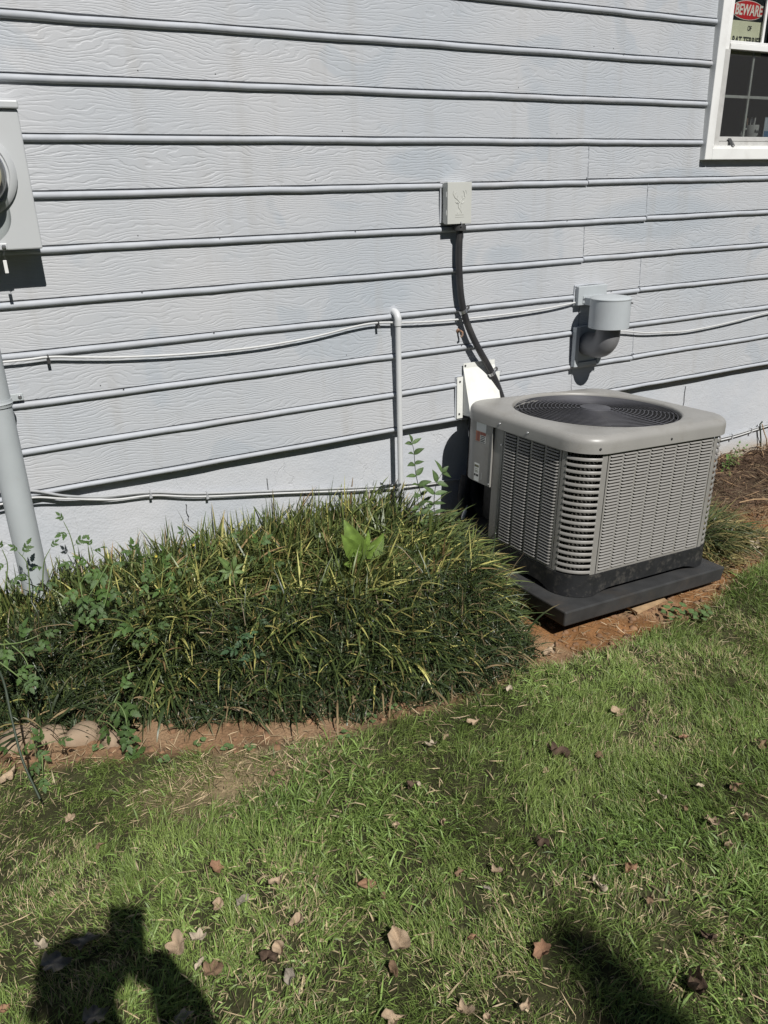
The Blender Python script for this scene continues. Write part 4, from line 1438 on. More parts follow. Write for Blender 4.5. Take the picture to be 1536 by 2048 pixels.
# ---- liriope bed
def liriope():
    n = 18500
    x = RNG.uniform(-1.55, 1.62, n * 3)
    y = RNG.uniform(1.72, 2.755, n * 3)
    keep = (y > bed_front(x) + .12 + .12 * (vnoise(x, y, .12, 47) - .5)) & ~((x > 1.50) & (y > 2.45)) & ~((x > 1.60) & (y > 2.2))
    clump = vnoise(x, y, .10, 41)
    keep &= RNG.random(len(x)) < (.35 + .75 * clump)
    x, y = x[keep][:n], y[keep][:n]
    n = len(x)
    df = y - bed_front(x)                              # distance behind the front edge
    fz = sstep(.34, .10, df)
    rt = sstep(1.20, 1.62, x)
    left = sstep(.45, .0, x)
    hn = vnoise(x, y, .22, 42)
    length = (.11 + .155 * RNG.random(n)) * (.75 + .5 * hn) * (1 - .20 * fz) * (1 - .22 * rt) * (1 - .25 * left)
    length *= 1 + .08 * sstep(2.45, 2.7, y)
    # direction: random, biased to fall forward and to the right end of the mound
    ax = RNG.normal(0, 1.15, n) + 1.6 * rt + .25
    ay = RNG.normal(0, 1.15, n) - .85 * (1 - sstep(2.35, 2.7, y)) - .15
    az = np.arctan2(ay, ax)
    elev = R_(66) + RNG.normal(0, R_(17), n) - R_(24) * rt - R_(24) * fz
    bend = R_(62) + RNG.normal(0, R_(32), n) - R_(35) * sstep(2.4, 2.7, y)
    width = RNG.uniform(.0056, .0118, n) * (1 - .15 * fz)
    k = RNG.random(n)
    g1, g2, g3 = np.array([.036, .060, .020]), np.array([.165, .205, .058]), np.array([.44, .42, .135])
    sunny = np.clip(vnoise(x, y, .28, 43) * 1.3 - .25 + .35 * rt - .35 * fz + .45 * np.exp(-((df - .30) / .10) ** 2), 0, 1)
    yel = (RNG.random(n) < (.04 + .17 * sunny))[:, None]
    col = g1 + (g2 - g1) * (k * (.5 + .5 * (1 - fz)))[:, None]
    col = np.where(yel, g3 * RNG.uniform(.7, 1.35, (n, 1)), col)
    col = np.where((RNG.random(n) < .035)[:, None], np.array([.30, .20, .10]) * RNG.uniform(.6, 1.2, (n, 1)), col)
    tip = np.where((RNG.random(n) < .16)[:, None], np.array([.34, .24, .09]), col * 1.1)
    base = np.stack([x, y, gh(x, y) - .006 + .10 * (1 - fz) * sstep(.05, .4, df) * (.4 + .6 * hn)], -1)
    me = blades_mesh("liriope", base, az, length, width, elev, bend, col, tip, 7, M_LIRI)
    o = finish("liriope_bed", me, None)
    tag(o, "thick dark green mound of liriope along the foundation", "ground cover", None, "stuff")
    # short fine dark growth of the front face
    n = 21000
    x = RNG.uniform(-1.0, 1.62, n * 6)
    y = RNG.uniform(1.70, 2.5, n * 6)
    d = y - bed_front(x) + .09 * (vnoise(x, y, .11, 45) - .5) + .05 * (vnoise(x, y, .035, 46) - .5)
    keep = (d > -.03) & (d < .33) & (RNG.random(len(x)) < 1.1 - 1.6 * np.abs(d - .10))
    x, y, d = x[keep][:n], y[keep][:n], d[keep][:n]
    n = len(x)
    length = RNG.uniform(.040, .105, n) * (.8 + .5 * sstep(0, .2, d)) * (1 + .9 * (RNG.random(n) < .06))
    az = RNG.uniform(0, 2 * math.pi, n)
    elev = R_(62) + RNG.normal(0, R_(18), n)
    bend = R_(60) + RNG.normal(0, R_(30), n)
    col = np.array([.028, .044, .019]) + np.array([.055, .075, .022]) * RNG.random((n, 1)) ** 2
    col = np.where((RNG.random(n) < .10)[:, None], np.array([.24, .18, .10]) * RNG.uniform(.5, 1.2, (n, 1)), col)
    base = np.stack([x, y, gh(x, y) + .11 * sstep(.0, .28, d) - .004], -1)
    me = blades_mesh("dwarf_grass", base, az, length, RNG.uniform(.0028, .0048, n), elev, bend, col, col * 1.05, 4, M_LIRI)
    m = 170
    xs_, = (RNG.uniform(-.3, 1.55, m),)
    ys_ = bed_front(xs_) + RNG.uniform(.0, .06, m)
    mes = blades_mesh("flopped", np.stack([xs_, ys_, gh(xs_, ys_) + .03], -1), -math.pi / 2 + RNG.normal(0, .7, m), RNG.uniform(.09, .20, m), RNG.uniform(.004, .008, m), R_(40) + RNG.normal(0, R_(20), m), R_(80) + RNG.normal(0, R_(20), m),
                      np.where((RNG.random(m) < .35)[:, None], np.array([.30, .22, .12]), np.array([.04, .062, .024])) * RNG.uniform(.6, 1.3, (m, 1)), np.array([[.28, .21, .11]]) * np.ones((m, 1)), 6, M_LIRI)
    tag(finish("fallen_blades", mes, None), "loose dark and straw-coloured blades flopped over the clay along the mound's front", "ground cover", None, "stuff")
    tag(finish("dwarf_liriope", me, None), "short dark fringe of fine grass on the front face of the mound", "ground cover", None, "stuff")


liriope()


def grass_clump(name, label, c, rad, n, lmin, lmax, seed_col, yellow, wid=(.004, .007), el0=70, group=None):
    r = rad * np.sqrt(RNG.random(n))
    a = RNG.uniform(0, 2 * math.pi, n)
    x, y = c[0] + r * np.cos(a), c[1] + r * np.sin(a)
    az = np.arctan2(np.sin(a) * .8 - .35, np.cos(a) * .8 + .45) + RNG.normal(0, .5, n)
    length = RNG.uniform(lmin, lmax, n)
    col = np.array(seed_col) * RNG.uniform(.55, 1.5, (n, 1))
    col = np.where((RNG.random(n) < yellow)[:, None], np.array([.30, .25, .10]) * RNG.uniform(.6, 1.2, (n, 1)), col)
    base = np.stack([x, y, gh(x, y) - .004], -1)
    me = blades_mesh(name, base, az, length, RNG.uniform(wid[0], wid[1], n), R_(el0) + RNG.normal(0, R_(12), n) - R_(25) * r / rad, R_(85) + RNG.normal(0, R_(25), n), col, np.array([.3, .24, .1]) * np.ones((n, 1)) * .6 + col * .4, 6, M_LIRI)
    return tag(finish(name, me, None), label, "grass clump", group)


grass_clump("grass_clump", "loose clump of half-dry liriope to the right of the air conditioner", (2.83, 2.27), .20, 1250, .13, .27, (.062, .086, .028), .30)
grass_clump("grass_clump", "small straw-coloured tuft of grass at the pad's far right corner", (2.72, 2.03), .10, 220, .06, .14, (.12, .11, .05), .6)
grass_clump("grass_clump", "tall grass tuft standing beside the second stone from the left", (-.03, 2.20), .03, 26, .18, .32, (.05, .075, .03), .2, (.005, .009), 84)


# ---- lawn
def lawn():
    n = 380000
    x = RNG.uniform(-1.2, 4.2, n * 2)
    y = RNG.uniform(.15, 2.3, n * 2)
    e = edge_y(x) + .05 * (vnoise(x, y, .09, 21) - .5)
    d = e - y
    dens = sstep(-.015, .05, d)
    dry1 = sstep(.26, .05, np.hypot((x - .42) / 1.25, (y - 1.72) / .55))          # worn strip below the bed
    dryn = sstep(.60, .80, vnoise(x, y, .24, 51)) * .45
    dry = np.clip(np.maximum(dry1 * (.45 + .7 * vnoise(x, y, .09, 52)), dryn), 0, 1)
    tuft = vnoise(x, y, .034, 61) * .6 + vnoise(x, y, .075, 53) * .4
    dens = dens * (1 - .15 * dry) * (.30 + 1.0 * sstep(.25, .65, tuft))
    # thinner where the picture does not look
    vis = ((y > .25 + .0 * x) & (x > -.75) & (x < 3.6))
    dens = dens * np.where(vis, 1, .45)
    keep = RNG.random(len(x)) < dens
    x, y, d, dry = x[keep][:n], y[keep][:n], d[keep][:n], dry[keep][:n]
    n = len(x)
    kind = vnoise(x, y, .38, 54) * .7 + vnoise(x, y, .16, 55) * .3 + .25 * sstep(.35, .05, np.hypot((x - .45) / 1.3, y - 1.42)) - .25 * sstep(.25, .05, np.hypot(x - .95, (y - 1.52) / .7))
    coarse = (RNG.random(n) < sstep(.46, .70, kind) * .26 + .03)
    flow = 2 * math.pi * (vnoise(x, y, .42, 56) * 1.6)
    az = np.where(coarse, RNG.uniform(0, 2 * math.pi, n), flow + RNG.normal(0, .95, n))
    length = np.where(coarse, RNG.uniform(.024, .050, n), RNG.uniform(.018, .042, n)) * (.62 + .45 * vnoise(x, y, .2, 57) + .55 * sstep(.3, .75, vnoise(x, y, .034, 61))) * (1 - .35 * dry)
    width = np.where(coarse, RNG.uniform(.0028, .0050, n), RNG.uniform(.0011, .0020, n))
    elev = np.where(coarse, R_(48), R_(66)) + RNG.normal(0, R_(17), n) - R_(14) * dry
    bend = np.where(coarse, R_(75), R_(50)) + RNG.normal(0, R_(32), n)
    tone = (.62 * vnoise(x, y, .30, 58) + .38 * vnoise(x, y, .10, 59))[:, None]
    fine = np.array([.104, .165, .034]) * (1 - tone) + np.array([.250, .325, .090]) * tone
    wide = np.array([.125, .205, .048]) * (1 - tone) + np.array([.240, .335, .090]) * tone
    col = np.where(coarse[:, None], wide, fine) * RNG.uniform(.55, 1.5, (n, 1))
    straw = (RNG.random(n) < .04 + .50 * dry)[:, None]
    col = np.where(straw, np.array([.56, .45, .27]) * RNG.uniform(.5, 1.25, (n, 1)), col)
    tip = np.where((RNG.random(n) < .09)[:, None], np.array([.38, .33, .18]), col * 1.12)
    base = np.stack([x, y, gh(x, y) - .004], -1)
    me = blades_mesh("lawn_blades", base, az, length, width, elev, bend, col, tip, 3, M_GRASS)
    tag(finish("lawn_grass", me, None), "mown lawn of mixed fine and broad grass with dry patches", "lawn", None, "stuff")
    # dead thatch lying flat, and straw along the soil strip
    n = 34000
    x = RNG.uniform(-1.2, 4.2, n * 2)
    y = RNG.uniform(.15, 2.6, n * 2)
    e = edge_y(x)
    d = e - y
    dry1 = sstep(.34, .05, np.hypot((x - .42) / 1.35, (y - 1.70) / .62))
    strip = np.exp(-(d / .06) ** 2)
    right = .55 * sstep(2.3, 2.7, x) * sstep(0, .1, -d)
    bedside = sstep(0, .05, y - e) * sstep(.1, -.05, y - bed_front(x)) * .22
    w = .11 * sstep(-.02, .03, d) + .75 * dry1 * sstep(-.05, .02, d) + .24 * strip + right * .5 + bedside
    keep = RNG.random(len(x)) < np.clip(w, 0, 1)
    x, y = x[keep][:n], y[keep][:n]
    n = len(x)
    col = np.array([.52, .40, .245]) * RNG.uniform(.35, 1.3, (n, 1))
    rgt = (sstep(2.6, 2.9, x) * sstep(2.0, 2.2, y))[:, None]
    col = col * (1 - .45 * rgt)
    base = np.stack([x, y, gh(x, y) + RNG.uniform(.001, .012, n)], -1)
    me = blades_mesh("thatch", base, RNG.uniform(0, 2 * math.pi, n), RNG.uniform(.02, .06, n) * (1 + 1.2 * rgt[:, 0]), RNG.uniform(.0014, .0032, n), RNG.normal(R_(4), R_(9), n), RNG.normal(R_(8), R_(20), n), col, col, 3, M_GRASS)
    tag(finish("dry_thatch", me, None), "dry straw and dead grass lying on the soil and between the blades", "dead grass", None, "stuff")


lawn()


# ---- leaves
def colored(mb, name, cols, m):
    me = bpy.data.meshes.new(name)
    me.from_pydata(mb.v, [], mb.f)
    me.update()
    me.polygons.foreach_set("use_smooth", [True] * len(me.polygons))
    ca = me.color_attributes.new("col", 'FLOAT_COLOR', 'POINT')
    c4 = np.ones((len(mb.v), 4), np.float32)
    c4[:, :3] = np.array(cols)
    ca.data.foreach_set("color", c4.ravel())
    me.materials.append(m)
    return me


def leaflet(mb, M, L, W, teeth=0.0, cup=.18, droop=.3, n=8):
    """pointed leaf blade along +X of frame M, with a folded midrib"""
    vs, fs = [], []
    for i in range(n + 1):
        t = i / n
        w = W * .5 * (math.sin(math.pi * t ** .75) ** .9 if 0 < t < 1 else 0)
        if teeth and 0 < i < n:
            w *= 1 + teeth * (1 if i % 2 else -.7)
        z = -droop * L * t * t
        x = L * t
        for s in (-1, -.5, 0, .5, 1):
            vs.append(M @ Vector((x - (abs(s) * W * .12 * teeth * 2), s * w, z + cup * abs(s) * w)))
    for i in range(n):
        for j in range(4):
            a = i * 5 + j
            fs.append((a, a + 5, a + 6, a + 1))
    mb.add(vs, fs)


def frame(pos, d, up=(0, 0, 1), roll=0.0):
    d = Vector(d).normalized()
    up = Vector(up)
    y = up.cross(d)
    if y.length < 1e-4:
        y = Vector((0, 1, 0)).cross(d)
    y.normalize()
    z = d.cross(y)
    M = Matrix(((d.x, y.x, z.x, pos[0]), (d.y, y.y, z.y, pos[1]), (d.z, y.z, z.z, pos[2]), (0, 0, 0, 1)))
    return M @ Matrix.Rotation(roll, 4, 'X') if roll else M


def compound_leaf(rng, col, L=.11, pairs=2, teeth=.28, W=.55, alt=False):
    mb = MB()
    mb.tube([(L * t, 0, -.10 * L * t * t) for t in (0, .35, .7, 1)], [.0016, .0013, .0010, .0007], 5, True)
    for k in range(pairs):
        t = .42 + .48 * k / max(1, pairs - .3)
        for s in (-1, 1):
            l_ = L * (.42 + .14 * k) * rng.uniform(.8, 1.15)
            M = frame((L * (t + (.04 * s if alt else 0)), 0, -.10 * L * t * t), (math.cos(s * 1.05), math.sin(s * 1.05), rng.uniform(-.35, .1)), roll=rng.uniform(-.3, .3))
            leaflet(mb, M, l_, l_ * W, teeth, droop=rng.uniform(.15, .4))
    M = frame((L, 0, -.10 * L), (1, rng.uniform(-.15, .15), -.25))
    leaflet(mb, M, L * .62, L * .62 * W * 1.05, teeth, droop=.3)
    cols = [tuple(c * rng.uniform(.9, 1.1) for c in col)] * len(mb.v)
    return mb, cols


LEAFSETS = {}


def leafset(key, col, **k):
    rng = random.Random(hash(key) % 1000 if isinstance(key, int) else sum(map(ord, key)))
    out = []
    for q in range(4):
        mb, cols = compound_leaf(rng, tuple(c * (1, .82, 1.18, .95)[q] for c in col), **k)
        out.append(colored(mb, "leaf", cols, M_LEAF))
    LEAFSETS[key] = out
    return out


leafset("tomato", (.080, .135, .038), L=.10, pairs=2, teeth=.26, W=.50)
leafset("tomato_dark", (.062, .115, .052), L=.10, pairs=2, teeth=.26, W=.50)
leafset("small", (.11, .17, .05), L=.045, pairs=1, teeth=.15, W=.6)


def simple_leaves(key, col, L, W, teeth, droop, cup=.2):
    out = []
    rng = random.Random(len(key))
    for q in range(4):
        mb = MB()
        leaflet(mb, Matrix.Identity(4), L * (1, .85, 1.1, .92)[q], W * (1, 1.05, .9, 1)[q], teeth, cup, droop * (1, 1.4, .7, 1.1)[q], 10)
        out.append(colored(mb, "leaf", [tuple(c * (1, .85, 1.15, .95)[q] * (1.35 if i % 5 == 2 else 1.0) * (.88 if (i // 5) % 2 else 1.06) for c in col) for i in range(len(mb.v))], M_LEAF))
    LEAFSETS[key] = out


simple_leaves("privet", (.085, .135, .050), .052, .025, 0, .25, .25)
simple_leaves("seedling", (.145, .225, .042), .088, .042, .05, .35, .30)
simple_leaves("clover", (.12, .19, .07), .026, .028, 0, .2, .1)
simple_leaves("weed", (.13, .20, .065), .05, .018, .12, .3)


def plant(name, label, cat, stems, key, step, size=(.7, 1.1), group=None, stem_r=.0024, spread=1.0, skip=.15, seed=1, stem_m=None, tip_leaf=True, pair=False, droop=-.1, flowers=0):
    """stems: lists of world points; leaves grow along them, alternately or in pairs"""
    rng = random.Random(seed)
    t = thing(name, label, cat, stems[0][0], group=group)
    for pts in stems:
        path = smooth_path(pts, 6)
        MB().tube(path, [stem_r * (1 - .6 * i / len(path)) for i in range(len(path))], 6).build("stem", stem_m or M_STEM, t, smooth=60)
        total = sum((path[i + 1] - path[i]).length for i in range(len(path) - 1))
        s, nxt, side = 0.0, total * skip, 1
        for i in range(len(path) - 1):
            seg = path[i + 1] - path[i]
            while s + seg.length > nxt:
                p = path[i] + seg * ((nxt - s) / seg.length)
                T = seg.normalized()
                for sd_ in ((1, -1) if pair else (side,)):
                    out = T.cross(Vector((0, -1, .25))).normalized() * sd_
                    d = (out * spread + T * .55 + Vector((rng.uniform(-.3, .3), rng.uniform(-.75, .05), rng.uniform(-.3, .3) + droop))).normalized()
                    M = frame(p, d, Vector((rng.uniform(-.3, .3), -.55, 1)), rng.uniform(-.3, .3)) @ Matrix.Scale(rng.uniform(*size), 4)
                    share("leaf", rng.choice(LEAFSETS[key]), t, M)
                side = -side
                nxt += step * rng.uniform(.8, 1.25)
            s += seg.length
        if tip_leaf:
            T = (path[-1] - path[-3]).normalized()
            share("leaf", rng.choice(LEAFSETS[key]), t, frame(path[-1], T + Vector((0, -.2, 0)), (0, -.6, 1)) @ Matrix.Scale(size[0], 4))
        for k in range(flowers):
            p = path[int(len(path) * rng.uniform(.55, .95))] + Vector((rng.uniform(-.02, .02), -.02, rng.uniform(0, .03)))
            fm_ = MB()
            for q in range(5):
                leaflet(fm_, frame(p, (math.cos(q * 1.257), -.4, math.sin(q * 1.257)), (0, -1, .2)), .006, .0035, 0, .1, .2, 4)
            fm_.build("flower", M_FLOWER, t)
    return t


def P(u, v, Y):
    return on_y(u, v, Y)


def sp(*a):
    return [P(*q) for q in a]


plant("tomato_plant", "upright tomato seedling in front of the thick grey conduit's foot, its top against the wall", "tomato plant",
      [sp((160, 1180, 2.60), (150, 1110, 2.60), (140, 1070, 2.60), (128, 1045, 2.60)), sp((160, 1170, 2.58), (185, 1120, 2.57), (182, 1095, 2.57))], "tomato", .055, (.30, .46), "tomato plants in the bed", seed=3)
plant("tomato_plant", "low tomato sprigs at the left edge, left of the thick conduit's foot", "tomato plant",
      [sp((10, 1180, 2.55), (15, 1130, 2.55), (5, 1100, 2.55)), sp((60, 1190, 2.55), (55, 1130, 2.54), (38, 1105, 2.54)), sp((85, 1180, 2.56), (88, 1125, 2.55), (100, 1098, 2.55))], "tomato", .060, (.28, .42), "tomato plants in the bed", seed=5)
plant("tomato_plant", "tomato plant with yellow flowers against the wall, left of the tallest liriope", "tomato plant",
      [sp((400, 1150, 2.58), (385, 1105, 2.58), (370, 1075, 2.59)), sp((420, 1140, 2.57), (430, 1095, 2.57), (455, 1075, 2.57)), sp((395, 1150, 2.57), (350, 1125, 2.56), (270, 1105, 2.56))], "tomato", .058, (.32, .46), "tomato plants in the bed", seed=8, flowers=1)
plant("tomato_plant", "sprawling tomato plant below the conduit, big leaflets hanging over the liriope", "tomato plant",
      [sp((215, 1130, 2.42), (195, 1165, 2.36), (175, 1195, 2.32)), sp((225, 1130, 2.42), (215, 1185, 2.34), (208, 1215, 2.30)), sp((160, 1165, 2.42), (165, 1195, 2.34), (175, 1225, 2.30))], "tomato", .055, (.38, .58), "tomato plants in the bed", seed=12, droop=-.5)
plant("tomato_plant", "tomato plant with feathery sprays in the middle of the bed's left half", "tomato plant",
      [sp((330, 1150, 2.45), (300, 1130, 2.42), (255, 1125, 2.40)), sp((345, 1150, 2.45), (345, 1130, 2.40), (300, 1165, 2.36)), sp((390, 1170, 2.40), (350, 1160, 2.38), (330, 1185, 2.34)), sp((400, 1160, 2.42), (410, 1150, 2.38), (400, 1190, 2.34))], "tomato", .060, (.34, .52), "tomato plants in the bed", seed=17, droop=-.3)
plant("tomato_plant", "bluish trailing tomato vine lying over the liriope right of the bed's middle", "tomato plant",
      [sp((590, 1165, 2.30), (560, 1200, 2.20), (520, 1230, 2.12), (495, 1300, 2.05)), sp((600, 1170, 2.30), (600, 1220, 2.16), (620, 1260, 2.08), (640, 1300, 2.02)), sp((585, 1150, 2.35), (590, 1180, 2.28), (560, 1215, 2.18))], "tomato_dark", .062, (.38, .58), "tomato plants in the bed", seed=21, droop=-.45)
plant("tomato_plant", "hanging tomato shoot at the bed's front edge above the rightmost stone", "tomato plant",
      [sp((195, 1440, 2.06), (228, 1405, 2.02), (250, 1430, 1.96), (258, 1490, 1.93)), sp((195, 1441, 2.06), (218, 1447, 2.01), (240, 1470, 1.96)), sp((228, 1405, 2.02), (238, 1385, 2.03))], "tomato", .060, (.44, .66), "tomato plants in the bed", seed=25, droop=-.75, spread=.6)
plant("tomato_plant", "small tomato sprig in the grass just below the second stone from the left", "tomato plant",
      [sp((60, 1500, 2.03), (85, 1490, 2.0), (110, 1482, 1.98)), sp((84, 1510, 2.0), (86, 1550, 1.94)), sp((40, 1510, 2.05), (20, 1500, 2.03))], "tomato", .055, (.34, .5), "tomato plants in the bed", seed=29, droop=-.2)
plant("tomato_plant", "tangle of pale tomato leaves at the left edge above the stones", "tomato plant",
      [sp((-10, 1290, 2.25), (40, 1285, 2.2), (80, 1270, 2.2)), sp((10, 1280, 2.25), (45, 1310, 2.18), (60, 1340, 2.14)), sp((-20, 1310, 2.2), (20, 1340, 2.16), (45, 1360, 2.12))], "tomato", .055, (.36, .52), "tomato plants in the bed", seed=31, droop=-.2)
plant("tomato_plant", "little tomato sprig low on the mound's dark front face, left of its middle", "tomato plant",
      [sp((470, 1330, 2.08), (485, 1300, 2.05), (480, 1270, 2.03)), sp((478, 1320, 2.07), (505, 1310, 2.03))], "tomato_dark", .05, (.32, .48), "tomato plants in the bed", seed=37, droop=-.3)
plant("tomato_plant", "tomato sprig crossing the yellowed blades above the hanging shoot", "tomato plant",
      [sp((250, 1290, 2.18), (275, 1262, 2.14), (310, 1250, 2.10)), sp((262, 1278, 2.16), (262, 1250, 2.14), (245, 1230, 2.12))], "tomato", .05, (.32, .48), "tomato plants in the bed", seed=38, droop=-.3)
plant("tomato_plant", "tomato sprig rising behind the lime star weed", "tomato plant",
      [sp((500, 1150, 2.42), (520, 1115, 2.40), (515, 1090, 2.40)), sp((505, 1145, 2.42), (545, 1130, 2.38))], "tomato", .05, (.32, .48), "tomato plants in the bed", seed=39, droop=-.2)
# bright seedling
c = P(726, 1122, 2.25)
sd_ = thing("pokeweed_seedling", "bright lime-green broad-leaved seedling standing on the liriope mound", "seedling", c)
MB().tube([c + Vector((.004, .03, -.13)), c + Vector((0, 0, -.02)), c + Vector((.004, -.01, .03))], .0026, 7).build("stem", M_STEM, sd_, smooth=60)
for k, (bu, bv, tu, tv, dy) in enumerate([(722, 1117, 696, 1060, -.030), (734, 1117, 784, 1077, -.035), (729, 1100, 742, 1069, -.012), (716, 1118, 693, 1088, -.055), (731, 1098, 749, 1094, -.03), (722, 1098, 713, 1112, -.05),
                                          (721, 1128, 716, 1116, -.055), (731, 1122, 738, 1130, -.05), (714, 1130, 699, 1134, -.05), (718, 1131, 727, 1136, -.05)]):
    base, q = P(bu, bv, 2.25 - .006), P(tu, tv, 2.25 + dy)
    d = q - base
    share("leaf", LEAFSETS["seedling"][k % 4], sd_, frame(base, d + Vector((0, 0, .16 * d.length)), Vector((.35 if tu > 726 else -.35, -1, .55))) @ Matrix.Scale(d.length / .088 * 1.04, 4))
# lime star weed
c = P(462, 1140, 2.36)
sw = thing("star_weed", "lime-green star-shaped weed among the tomato leaves", "weed", c)
MB().tube([c + Vector((0, .03, -.10)), c], .002, 6).build("stem", M_STEM, sw)
for k in range(7):
    a = 2 * math.pi * k / 7 + .3
    share("leaf", LEAFSETS["weed"][k % 4], sw, frame(c, (math.cos(a), -.35, math.sin(a) * .8 + .2), (0, -1, .5)) @ Matrix.Scale(.95 + .25 * (k % 3), 4))
# privet-like sapling
plant("sapling", "slender sapling with paired oval leaves in front of the white drain pipe", "sapling",
      [sp((862, 1060, 2.52), (845, 1000, 2.52), (832, 950, 2.52), (828, 905, 2.52), (824, 885, 2.52))], "privet", .042, (.75, 1.12), "saplings beside the drain pipe", .0024, .9, .12, 41, M_DARKSTEM, True, True, -.05)
plant("sapling", "shorter leafy sapling against the condenser's shadow, right of the slender one", "sapling",
      [sp((872, 1060, 2.48), (868, 1010, 2.48), (872, 970, 2.48), (885, 945, 2.48)), sp((868, 1050, 2.46), (845, 1030, 2.46), (835, 1000, 2.46)), sp((872, 1060, 2.45), (895, 1030, 2.44), (915, 1040, 2.43)), sp((865, 1060, 2.44), (850, 1055, 2.43), (840, 1060, 2.42))], "privet", .040, (.75, 1.1), "saplings beside the drain pipe", .0024, .9, .12, 44, M_DARKSTEM, True, True, -.05)
# weeds right of the condenser
c = P(1455, 935, 2.66)
plant("wall_weed", "feathery green weed growing at the wall right of the condenser", "weed",
      [[c, c + Vector((-.01, -.02, .05)), c + Vector((-.03, -.03, .09))], [c, c + Vector((.03, -.02, .05)), c + Vector((.06, -.03, .10))], [c, c + Vector((-.04, -.03, .03)), c + Vector((-.08, -.04, .05))], [c, c + Vector((.0, -.02, .06)), c + Vector((.01, -.03, .12))]], "small", .026, (.6, 1.0), None, .0016, 1, .2, 51)
for k, (u, v, n_, lab) in enumerate([(1352, 1232, 13, "round-leaved weed clump right under the pad's front right corner"), (1400, 1238, 9, "smaller pale round-leaved weed right of the one by the pad")]):
    c = on_ground(u, v)
    w = thing("ground_weed", lab, "weed", c, group="round-leaved weeds by the pad")
    for q in range(n_):
        a = q * 2.4
        r_ = .006 + .0045 * q
        share("leaf", LEAFSETS["clover"][q % 4], w, frame(c + Vector((r_ * math.cos(a), r_ * .8 * math.sin(a), .018 + .014 * random.random())), (math.cos(a), math.sin(a), .15), (0, -.3, 1)) @ Matrix.Scale(random.uniform(.7, 1.15), 4))
    MB().tube([c, c + Vector((0, 0, .02))], .002, 5).build("stem", M_STEM, w)
# sprouts dotted along the bare strip
for k, (u, v, lab) in enumerate([(500, 1500, "tiny pale sprout in the soil strip below the bed's middle"), (455, 1500, "tiny three-leaved sprout in the soil strip left of the middle one"), (400, 1490, "tiny yellow-green sprout in the soil nearest the rightmost stone"),
                                (690, 1475, "tiny clover sprout at the soil strip's middle where the bed's edge turns"), (745, 1440, "dark little sprout at the bed's edge above the soil strip"), (790, 1420, "tiny sprout farthest right along the bed's front edge"),
                                (195, 1500, "small pale green sprout between the two right-hand stones"), (330, 1525, "tiny flat sprout at the lawn's edge below the soil strip")]):
    c = on_ground(u, v)
    w = thing("sprout", lab, "sprout", c, group="sprouts in the soil strip")
    for q in range(6):
        a = q * 2.2 + k
        share("leaf", LEAFSETS["clover"][(q + k) % 4], w, frame(c + Vector((.006 * math.cos(a), .006 * math.sin(a), .006 + .004 * (q % 3))), (math.cos(a), math.sin(a), .25), (0, -.3, 1)) @ Matrix.Scale(.45 + .09 * (q % 4), 4))
    MB().tube([c + Vector((0, 0, -.004)), c + Vector((0, 0, .008))], .0012, 5).build("stem", M_STEM, w)
# drooping dark stalk at the left
st_pts = [on_ground(-60, 1260, .40), on_ground(0, 1345, .34), on_ground(24, 1440, .25), on_ground(45, 1520, .17), on_ground(80, 1598, .09)]
tag(MB().tube(smooth_path(st_pts, 8), .0030, 8).build("dark_stalk", M_DARKSTEM, None, smooth=60), "long dark bare stalk leaning across the stones at the left edge", "stalk")
# dry vine on the wall at right
dv = thing("dry_vine", "thin dark dry vine stem against the foundation at the right edge", "vine", (3.97, WALL, -.03))
MB().tube([(3.995, WALL + .012, -.06), (3.97, WALL + .012, .02), (3.955, WALL + .012, .10), (3.925, WALL + .010, .185), (3.915, WALL + .006, .20), (3.93, WALL + .004, .215)], .0040, 6).build("stem", M_DARKSTEM, dv, smooth=60)
MB().tube([(3.968, WALL + .012, .026), (3.93, WALL + .006, .028), (3.905, WALL + .004, .030)], .0032, 6).build("twig", M_DARKSTEM, dv, smooth=60)
MB().tube([(3.93, WALL + .004, .20), (3.95, WALL - .004, .15), (3.985, WALL - .004, .10), (4.0, WALL, .05)], .003, 6).build("twig", M_WOOD, dv, smooth=60)

grass_clump("grass_clump", "low green-and-straw tuft between the liriope clump and the clay at the right", (3.02, 2.12), .12, 380, .06, .14, (.085, .105, .04), .4)
# river stones
for k, (u, v, rx, ry, rz, rot, lab) in enumerate([(38, 1478, .062, .05, .034, .3, "tan river stone nearest the left edge, crossed by the dark stalk"), (100, 1474, .052, .042, .034, -.2, "pale river stone second from the left, half under grass blades"),
                                                  (167, 1474, .054, .046, .044, .5, "largest smooth tan river stone, third from the left"), (222, 1485, .028, .036, .034, .1, "small round tan river stone at the right end of the row")]):
    c = on_ground(u, v, .004)
    mb, rings = MB(), []
    for i in range(13):
        ph = math.pi * i / 12
        ring = []
        for j in range(24):
            th = 2 * math.pi * j / 24
            q = 1 + .08 * math.sin(2 * th + k) + .06 * math.sin(3 * th + 2 * k + ph) + .03 * math.sin(7 * th + 5 * ph)
            s_ = math.copysign(abs(math.sin(ph)) ** .85, 1)
            x, y = rx * q * s_ * math.cos(th), ry * q * s_ * math.sin(th)
            ring.append((c.x + x * math.cos(rot) - y * math.sin(rot), c.y + x * math.sin(rot) + y * math.cos(rot), c.z + rz * math.cos(ph)))
        rings.append(ring)
    mb.loops(rings, True, True, True)
    tag(mb.build("river_stone", M_STONE, None, smooth=180), lab, "stone", "river stones edging the bed")


